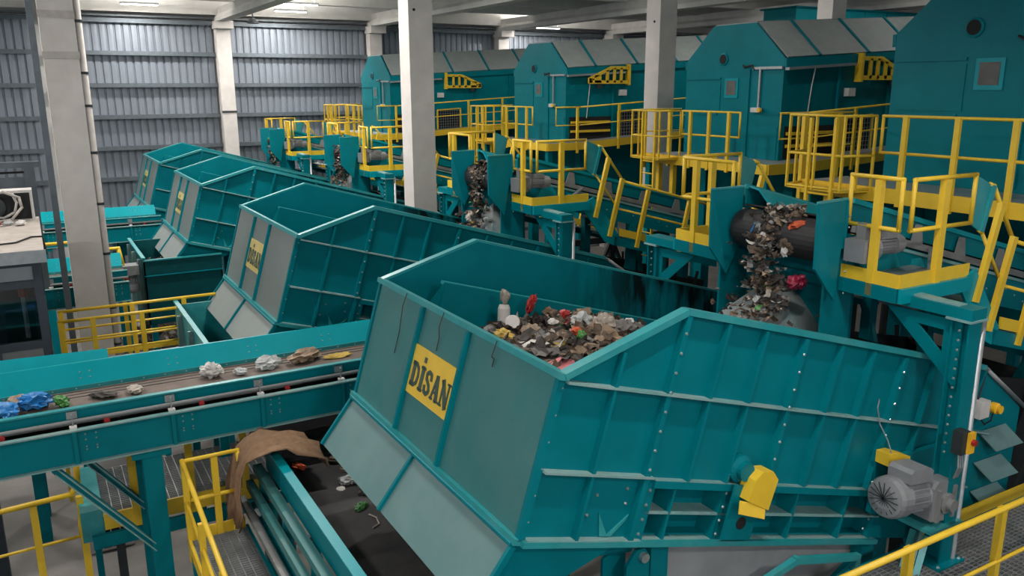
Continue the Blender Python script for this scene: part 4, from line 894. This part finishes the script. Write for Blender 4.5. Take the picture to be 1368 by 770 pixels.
MB().lathe([(0, .17), (.02, .17), (.03, .14)], (-.58, 14.735, 6.76), (0, -1, 0), 18).build('fan_ring', 'dark_steel', r)
MB().path([(-.30, 14.7, 6.95), (-.26, 14.66, 6.82), (-.3, 14.66, 6.68), (-.45, 14.66, 6.6), (-.6, 14.66, 6.62), (-.7, 14.66, 6.76), (-.62, 14.66, 6.95), (-.42, 14.64, 7.0), (-.22, 14.64, 6.9), (-.2, 14.62, 6.75), (-.35, 14.6, 6.58), (-.8, 14.55, 6.54)], .02, 8).build('hose', 'pvc', r, True)
for k, (x, y, m_) in enumerate(((-.55, 14.35, 'w_red'), (-.75, 14.3, 'w_green'), (-.4, 14.4, 'w_film'), (-.25, 14.3, 'w_white'))):
    o = MB().crumple((x, y, 6.56), (.10, .07, .045), random).build('crumpled_wrapper', m_)
    tag(setorigin(o), ['red', 'green', 'clear', 'white'][k]+' crumpled wrapper on the control cabin roof', 'wrapper')
r = empty('machine_frame', (-1.5, 17.2, 0), 'blue grey steel frame with a warm lamp behind the control cabin', 'steel frame')
MB().box(-4, .12, 17.0, 17.15, 7.16, 7.26).build('top_beam', 'girt', r)
MB().box(-.12, .04, 17.0, 17.12, 4.9, 7.16).build('post', 'girt', r); MB().box(-1.7, -1.54, 17.0, 17.12, 0, 4.9).build('post', 'girt', r); MB().box(-3.3, .04, 17.0, 17.12, 4.8, 4.9).build('sill_beam', 'girt', r); MB().box(-3.4, -3.2, 17.0, 17.12, 0, 7.16).build('post', 'girt', r)
MB().box(-4, -.12, 17.03, 17.06, 6.72, 7.0).build('panel', 'girt', r)
MB().pipe((-4, 17.05, 7.08), (-.1, 17.05, 7.08), .02, 6).build('cable_run', 'cable', r)
MB().box(-3, -.16, 17.03, 17.08, 6.50, 6.66).build('lamp_strip', 'lamp_warm' if 'lamp_warm' in MATS else 'lamp_glow', r)
r = empty('air_conditioner', (.45, 16.1, 0), 'pale outdoor air conditioner unit standing on the floor below the conveyor', 'air conditioner')
MB().box(.1, .85, 16.0, 16.28, .02, .72).build('case', 'pvc', r)
g = MB().box(.22, .70, 15.985, 16.0, .08, .62).build('grille', 'hole', r)
for k in range(6): MB().box(.22, .70, 15.975, 15.985, .10+.09*k, .115+.09*k).build('grille_bar', 'pvc', g)
for k in range(3): MB().box(.30+.16*k, .32+.16*k, 15.97, 15.985, .08, .62).build('grille_bar', 'pvc', g)
# yellow safety rails near the far conveyors
for (n, pts, lab) in ((0, [(-.1, 18.0, 5.5), (.5, 18.0, 5.5), (.5, 18.0, 5.1), (-.1, 18.0, 5.1)], 'short yellow guard rail left of the concrete column'), (1, [(1.12, 18.0, 5.3), (1.35, 18.0, 5.3), (1.4, 18.0, 4.95), (1.12, 18.0, 4.95)], 'short yellow guard rail right of the concrete column')):
    r = empty('guard_rail', (pts[0][0], 18.55, 4.2), lab, 'railing')
    rail(r, [(a, 18.55, c+.02) for a, b, c in pts], .035, 'rail_loop', True)
    for x in (pts[0][0], pts[1][0]): MB().box(x-.04, x+.04, 18.53, 18.59, 0, pts[0][2]).build('post', 'yellow', r)
# dark lattice frames standing between the lines
for k, (x0, x1, y, z0, z1, lab) in enumerate(((8.6, 14.4, 9.4, 1.6, 5.2, 'dark lattice frame seen behind the nearest bunker end'), (8.4, 13.4, 15.6, 1.6, 5.0, 'dark lattice frame seen behind the second bunker end'))):
    r = empty('lattice_frame', ((x0+x1)/2, y, 0), lab, 'steel frame')
    for z in (z0, (z0+z1)/2, z1): MB().bar((x0, y, z), (x1, y, z), .10, .14).build('chord', 'steel_black', r)
    n = 6
    for i in range(n+1): x = x0+(x1-x0)*i/n; MB().box(x-.06, x+.06, y-.06, y+.06, 0, z1).build('upright', 'steel_black', r)
    for i in range(n):
        xa, xb = x0+(x1-x0)*i/n, x0+(x1-x0)*(i+1)/n
        for (za, zb) in ((z0, (z0+z1)/2), ((z0+z1)/2, z1)):
            MB().bar((xa, y, za), (xb, y, zb), .07).build('diagonal', 'steel_black', r); MB().bar((xa, y, zb), (xb, y, za), .07).build('diagonal', 'steel_black', r)
# dark bodies added below the feed conveyors to hide the lit floor
for k in range(4):
    dy = FDY[k]
    r = empty('dark_filler', (9.4, 6.1+dy, 0), 'added dark body hiding the lit floor below the conveyor that drops ' + ['into the nearest bunker', 'into the second bunker', 'into the third bunker', 'into the farthest bunker'][k], 'added_body', 'added dark bodies under the conveyors')
    for (y, s_) in ((5.0+dy, 1), (7.25+dy, -1)):
        MB().prism([(9.1, y, 5.3), (10.9, y, 4.9), (10.6, y+.4*s_, 2.6), (9.4, y+.4*s_, 2.6)], (0, .03*s_, 0)).build('filler_side', 'steel_black', r)
        for x in (9.3, 10.0, 10.7): MB().bar((x, y-.03*s_, 5.1), (x*.6+10*.4, y+.37*s_, 2.7), .05).build('filler_rib', 'steel_black', r)
    MB().plate([(9.1, 5.0+dy, 5.3), (9.1, 7.25+dy, 5.3), (9.4, 6.85+dy, 2.6), (9.4, 5.4+dy, 2.6)], .03).build('filler_end', 'steel_black', r)
    MB().plate([(10.9, 5.0+dy, 4.9), (10.9, 7.25+dy, 4.9), (10.6, 6.85+dy, 2.6), (10.6, 5.4+dy, 2.6)], .03).build('filler_end', 'steel_black', r)
    for (x, y) in ((9.4, 5.4), (10.6, 5.4), (9.4, 6.85), (10.6, 6.85)): MB().box(x-.06, x+.06, y+dy-.06, y+dy+.06, 0, 2.65).build('leg', 'steel_black', r)
# drive unit at the box
r = empty('drive_unit', (1.5, 18.6, 4.2), 'dusty grey drive motor hanging on the dark catch box', 'motor')
ribbed_motor(r, (1.52, 18.55, 4.35), .5, .14, (0, 0.2, 1))
MB().box(1.36, 1.68, 18.4, 18.75, 4.75, 4.95).build('gearbox', 'grey_paint', r)
# far teal overhead conveyors at upper right
r = empty('overhead_conveyor', (25.7, 21, 10), 'high teal conveyor gallery far behind the second drum housing', 'conveyor')
for k in range(6): MB().box(22.3+1.15*k, 23.42+1.15*k, 20.0, 21.4, 10.62, 11.02).build('gallery_panel', 'teal_bright', r)
MB().box(22.2, 29.3, 19.9, 21.5, 11.02, 11.07).build('gallery_cap', 'teal', r)
for x in (23.5, 28.5): MB().box(x-.12, x+.12, 20.9, 21.1, 0, 10.62).build('leg', 'teal', r)

# ================================================================== WASTE
WM = ['w_brown', 'w_dark', 'w_tan', 'w_grey', 'w_pale', 'w_dark', 'w_brown', 'w_white', 'w_film', 'w_red', 'w_yellow', 'w_green']
WP = [24, 28, 10, 12, 8, 14, 14, 3, 4, 1, 1, 1]
def heap(name, cx, cy, rx, ry, z0, h, n, lab, seed, smin=.03, smax=.11, fn=None):
    rnd = random.Random(seed); m = MB(); N = 18
    f = fn or (lambda u, v: z0+h*max(0, 1-(u*u+v*v)))
    m.cur = 1
    m.add([(cx+rx*(2*i/N-1), cy+ry*(2*j/N-1), f(2*i/N-1, 2*j/N-1)+.04*noise.noise(Vector((i*.9, j*.9, seed)))) for i in range(N+1) for j in range(N+1)],
          [(i*(N+1)+j, (i+1)*(N+1)+j, (i+1)*(N+1)+j+1, i*(N+1)+j+1) for i in range(N) for j in range(N)])
    for _ in range(n):
        u, v = rnd.uniform(-1, 1), rnd.uniform(-1, 1)
        s = rnd.uniform(smin, smax); m.cur = rnd.choices(range(len(WM)), WP)[0]
        if m.cur >= 7: s *= .7
        k = rnd.random()
        sz = (s, s*rnd.uniform(.4, .9), s*rnd.uniform(.2, .6)) if k < .7 else (s*1.5, s*.5, s*.15)
        if rnd.random() < .72: m.sheet((cx+rx*u, cy+ry*v, f(u, v)+s*.25), s*1.3, s*2.6, rnd)
        else: m.crumple((cx+rx*u, cy+ry*v, f(u, v)+s*.1), sz, rnd, 1 if s > .06 else 0)
    o = m.build(name, WM); o['kind'] = 'stuff'
    return tag(setorigin(o), lab, 'waste', kind='stuff')
def f1(u, v): return 5.98+.17*max(0, 1-(u*u*.8+v*v*.9))-.25*max(0, u-.55)-.10*max(0, -u-.5)
heap('waste_heap', 4.35, 6.28, 1.25, 1.28, 5.9, .3, 900, 'heap of mixed crumpled waste inside the nearest bunker', 11, fn=f1)
heap('waste_heap', 2.55, 19.6, .75, 1.25, 4.5, .3, 160, 'layer of waste lying in the dark catch box', 12)
heap('waste_heap', 3.9, 27.6, 2.6, 3.2, 0.0, 1.6, 420, 'dark pile of scraps on the floor seen behind the yellow walkway railing', 13, .08, .26)
heap('waste_heap', 4.6, 19.95, 1.2, 1.2, 5.9, .2, 120, 'waste inside the third bunker', 14)
def stream(dx, dy, dz, n, lab, seed, kinds):
    """waste tumbling over a conveyor head drum and down the deflector: one uncountable mass"""
    rnd = random.Random(seed); m = MB()
    P = [(7.05, 7.22, .22), (6.82, 7.20, .22), (6.66, 7.06, .20), (6.60, 6.86, .18), (6.60, 6.66, .2), (6.66, 6.50, .26), (6.62, 6.36, .30), (6.52, 6.22, .34), (6.40, 6.08, .36), (6.28, 5.95, .38)]
    for _ in range(n):
        t = rnd.random()*(len(P)-1.001); i = int(t); u = t-i
        x = P[i][0]+(P[i+1][0]-P[i][0])*u; z = P[i][1]+(P[i+1][1]-P[i][1])*u; w = P[i][2]
        y = 6.12+rnd.gauss(0, w*.6); s = rnd.uniform(.018, .07); m.cur = rnd.choices(range(len(WM)), kinds)[0]
        p = (x+dx+rnd.uniform(-.06, .06), y+dy, z+dz+rnd.uniform(-.04, .06))
        if rnd.random() < .75: m.sheet(p, s*1.3, s*2.4, rnd)
        else: m.crumple(p, (s*.8, s*.6, s*.4), rnd, 0)
    o = m.build('falling_waste', WM)
    tag(setorigin(o), lab, 'waste', kind='stuff')
stream(0, 0, 0, 430, 'loose waste tumbling over the head drum into the nearest bunker', 21, [20, 16, 14, 22, 12, 10, 10, 3, 5, 0, 0, 1])
stream(0, FDY[1], FDZ[1], 320, 'loose waste tumbling down the chute into the second bunker', 22, WP)
stream(0, FDY[2], FDZ[2], 320, 'brown waste piled at the chute of the third bunker', 23, [30, 30, 12, 6, 4, 10, 14, 2, 2, 1, 0, 0])
stream(0, FDY[3], FDZ[3], 200, 'waste falling at the farthest bunker chute', 24, WP)
def item(name, c, size, m_, lab, cat, seed, seg=2, group=None, smooth=False):
    o = MB().crumple(c, size, random.Random(seed), seg).build(name, m_, None, smooth)
    return tag(setorigin(o), lab, cat, group)
# single things one can pick out on the heap
item('plastic_wrapper', (4.50, 7.40, 6.22), (.08, .05, .13), 'w_red', 'bright red wrapper standing against the inner skirt of nearest bunker', 'wrapper', 1)
r = empty('plastic_bottle', (4.12, 7.33, 6.1), 'white bottle with grey neck at the left end of the waste heap', 'bottle')
MB().lathe([(0, .05), (.02, .065), (.16, .065), (.20, .05)], (4.12, 7.33, 6.08), (.1, .1, 1), 14).build('body', 'plastic_white', r, False)
MB().crumple((4.15, 7.36, 6.36), (.06, .05, .11), random.Random(2), 1).build('neck', 'w_pale', r)
o = MB().lathe([(0, .075), (.012, .078), (.02, .07)], (4.06, 7.04, 6.17), (-.45, -.7, .6), 18).build('cup_lid', 'plastic_white'); tag(setorigin(o), 'round white lid tilted on the waste heap', 'lid')
item('crumpled_bag', (3.80, 6.76, 6.15), (.14, .09, .06), 'w_yellow', 'dull yellow bag at the front edge of waste heap', 'bag', 3)
item('plastic_bag', (4.07, 6.68, 6.16), (.16, .10, .07), 'w_tan', 'tan crumpled bag beside the yellow bag on the heap', 'bag', 4)
o = MB().plate([(3.70, 6.42, 6.10), (3.80, 6.20, 6.12), (4.02, 6.26, 6.17), (3.94, 6.46, 6.16)], .012).build('paper_sheet', 'w_white'); tag(setorigin(o), 'off white flat paper sheet near the front of waste heap', 'paper')
o = MB().plate([(3.5, 5.90, 6.06), (3.62, 5.55, 6.06), (3.98, 5.62, 6.16), (3.9, 5.9, 6.15)], .012).build('cardboard_sheet', 'w_pink'); tag(setorigin(o), 'pale pink packaging sheet in the near corner of the heap', 'packaging')
item('plastic_bag', (4.62, 6.60, 6.20), (.15, .12, .11), 'w_film', 'clear bag with bluish tint at the middle of the heap', 'bag', 5)
item('plastic_bag', (4.76, 6.44, 6.20), (.13, .12, .12), 'w_pale', 'pale beige bag right of the clear bag on the heap', 'bag', 6)
item('plastic_bag', (4.90, 6.30, 6.17), (.14, .12, .09), 'w_grey', 'grey see-through bag at the right end of the heap', 'bag', 7)
item('foam_block', (5.02, 6.34, 6.22), (.06, .05, .035), 'w_white', 'small white foam piece on the grey bag', 'foam', 8, 1)
item('drink_can', (4.36, 6.24, 6.19), (.055, .05, .06), 'w_green', 'bright green crushed can on the heap', 'can', 9, 1)
item('food_pouch', (4.42, 6.42, 6.18), (.07, .06, .05), 'w_orange', 'orange brown pouch behind the green can', 'pouch', 10, 1)
item('snack_pack', (4.60, 6.90, 6.22), (.07, .06, .06), 'w_red', 'dark red crumpled pack at the back of the heap', 'pack', 11, 1)
item('film_scrap', (4.60, 6.12, 6.15), (.04, .04, .03), 'w_crimson', 'small crimson scrap by the near rim of the heap', 'scrap', 12, 1)
item('paper_ball', (4.39, 6.78, 6.19), (.06, .06, .04), 'w_white', 'white paper scrap in the middle of the heap', 'paper', 13, 1)
item('paper_ball', (4.47, 6.10, 6.17), (.09, .06, .05), 'w_tan', 'beige rag at the near side of the heap', 'rag', 14, 1)
# waste at the nearest head drum
item('plastic_bag', (6.66, 5.70, 6.55), (.12, .10, .09), 'w_crimson', 'crimson bag falling beside the nearest deflector', 'bag', 31)
item('fabric_scrap', (6.72, 5.80, 7.12), (.08, .10, .05), 'w_orange', 'orange red scrap caught on the nearest head drum', 'scrap', 32, 1)
item('plastic_film', (6.68, 6.05, 7.02), (.10, .14, .08), 'w_dark', 'black torn film wrapped round the nearest head drum', 'film', 33)
item('plastic_film', (6.68, 5.88, 6.90), (.07, .10, .10), 'w_brown', 'dark brown film hanging on the nearest head drum', 'film', 34)
item('paper_scrap', (6.62, 5.86, 6.84), (.03, .04, .06), 'w_white', 'white paper tag hanging from the nearest head drum', 'paper', 35, 1)
o = MB().path([(6.70, 6.36, 7.12), (6.66, 6.33, 7.05), (6.645, 6.36, 6.98), (6.65, 6.40, 6.92)], .010, 6).build('plastic_strap', 'w_blue'); tag(setorigin(o), 'thin blue strap on the nearest head drum', 'strap')
item('cardboard_piece', (6.36, 6.42, 6.02), (.16, .10, .05), 'w_tan', 'tan cardboard strip sliding off the nearest deflector', 'cardboard', 36)
# bags on the transfer conveyor
for k, (x, y, s, m_, lab) in enumerate(((-.28, 9.92, (.20, .15, .10), 'w_blue', 'big blue bag on the foreground transfer conveyor'), (-.56, 9.85, (.18, .12, .07), 'w_blue', 'flat blue bag at the left edge of the photo'), (-.02, 9.86, (.09, .09, .06), 'w_green', 'green bag beside the big blue bag'), (-.44, 10.15, (.12, .1, .05), 'w_tan', 'brownish rag behind the blue bags'), (.40, 9.92, (.18, .10, .03), 'w_dark', 'dark flat scrap on the transfer conveyor'), (.72, 9.9, (.12, .09, .04), 'w_pale', 'pale crumpled packet on the transfer conveyor'), (1.58, 10.0, (.15, .12, .10), 'w_white', 'white bag standing on the transfer conveyor'), (1.90, 9.92, (.10, .07, .04), 'w_film', 'small clear film next to the white bag'), (2.25, 9.98, (.18, .12, .08), 'w_film', 'see-through crumpled bag on the transfer conveyor'), (2.72, 10.02, (.24, .15, .09), 'w_tan', 'large beige sack on the transfer conveyor near the bunker'), (3.13, 9.95, (.2, .06, .02), 'w_yellow', 'yellow flat strip on the transfer conveyor'))):
    item('rubbish_bag', (x, y, 5.135+s[2]*.7), s, m_, lab, 'bag', 40+k)
# bits on the collecting belt
for k, (x, y, s, m_, lab) in enumerate(((2.30, 9.02, (.13, .07, .03), 'w_orange', 'red and white printed packet on the collecting belt by the burlap'), (2.62, 9.1, (.06, .05, .02), 'w_pale', 'small pale scrap on the collecting belt'), (2.74, 8.95, (.12, .08, .05), 'w_brown', 'brown cardboard lump below the flap edge'), (2.78, 8.68, (.10, .07, .04), 'w_tan', 'tan torn piece below the flap edge'), (2.70, 8.36, (.14, .10, .06), 'w_film', 'grey white crumpled bag on the collecting belt'), (2.55, 8.26, (.05, .04, .012), 'w_white', 'small white disc on the collecting belt'), (2.80, 8.06, (.14, .10, .05), 'w_dark', 'dark grey rag on the collecting belt'), (2.60, 7.74, (.10, .05, .03), 'w_green', 'green and grey packet on the collecting belt'))):
    item('belt_scrap', (x, y, 4.16+s[2]*.7), s, m_, lab, 'scrap', 60+k)
o = MB().path([(2.62, 7.55, 4.17), (2.66, 7.45, 4.17), (2.64, 7.32, 4.17), (2.56, 7.28, 4.17)], .008, 6).build('string', 'w_pale'); tag(setorigin(o), 'thin pale string lying on the collecting belt', 'string')
# burlap draped over the conveyor end
m = MB(); N, K = 22, 16
pr = [(1.50, 3.75), (1.52, 3.95), (1.54, 4.2), (1.58, 4.42), (1.64, 4.58), (1.74, 4.68), (1.88, 4.71), (2.02, 4.70), (2.18, 4.66), (2.32, 4.58), (2.42, 4.48), (2.46, 4.42)]
K = len(pr)
for i in range(N+1):
    for j in range(K):
        y = 8.62+.62*i/N; x, z = pr[j]
        n = noise.noise(Vector((j*.55, i*.28, 3.1))); q = max(0, abs(i/N-.5)-.25)
        m.v.append((x+.09*n, y+.07*noise.noise(Vector((j*.4, i*.3, 9)))-.02*j, z+.09*n-.16*q*(1 if j > 4 else .2)))
m.grid_faces([(i*K+j, (i+1)*K+j, (i+1)*K+j+1, i*K+j+1) for i in range(N) for j in range(K-1)])
o = m.build('burlap_sheet', 'burlap', None, True); o.modifiers.new('t', 'SOLIDIFY').thickness = .012
tag(setorigin(o), 'brown burlap sheet draped over the end of collecting conveyor', 'burlap')
# strings hanging from the nearest bunker rim
for k, (y, l, lab) in enumerate(((6.42, .30, 'dark string hanging from the middle of nearest bunker front rim'), (7.25, .55, 'long dark string hanging at the far end of nearest front rim'), (5.45, .16, 'short string hanging at the near end of nearest front rim'))):
    p = [W(-.05, 1.25, y), W(-.06, 1.12, y+.005), W(-.03, 1.2-l*.6, y+.012), W(-.025, 1.2-l, y+.02)]
    o = MB().path(p, .005, 5).build('hanging_string', 'w_dark'); tag(setorigin(o), lab, 'string')
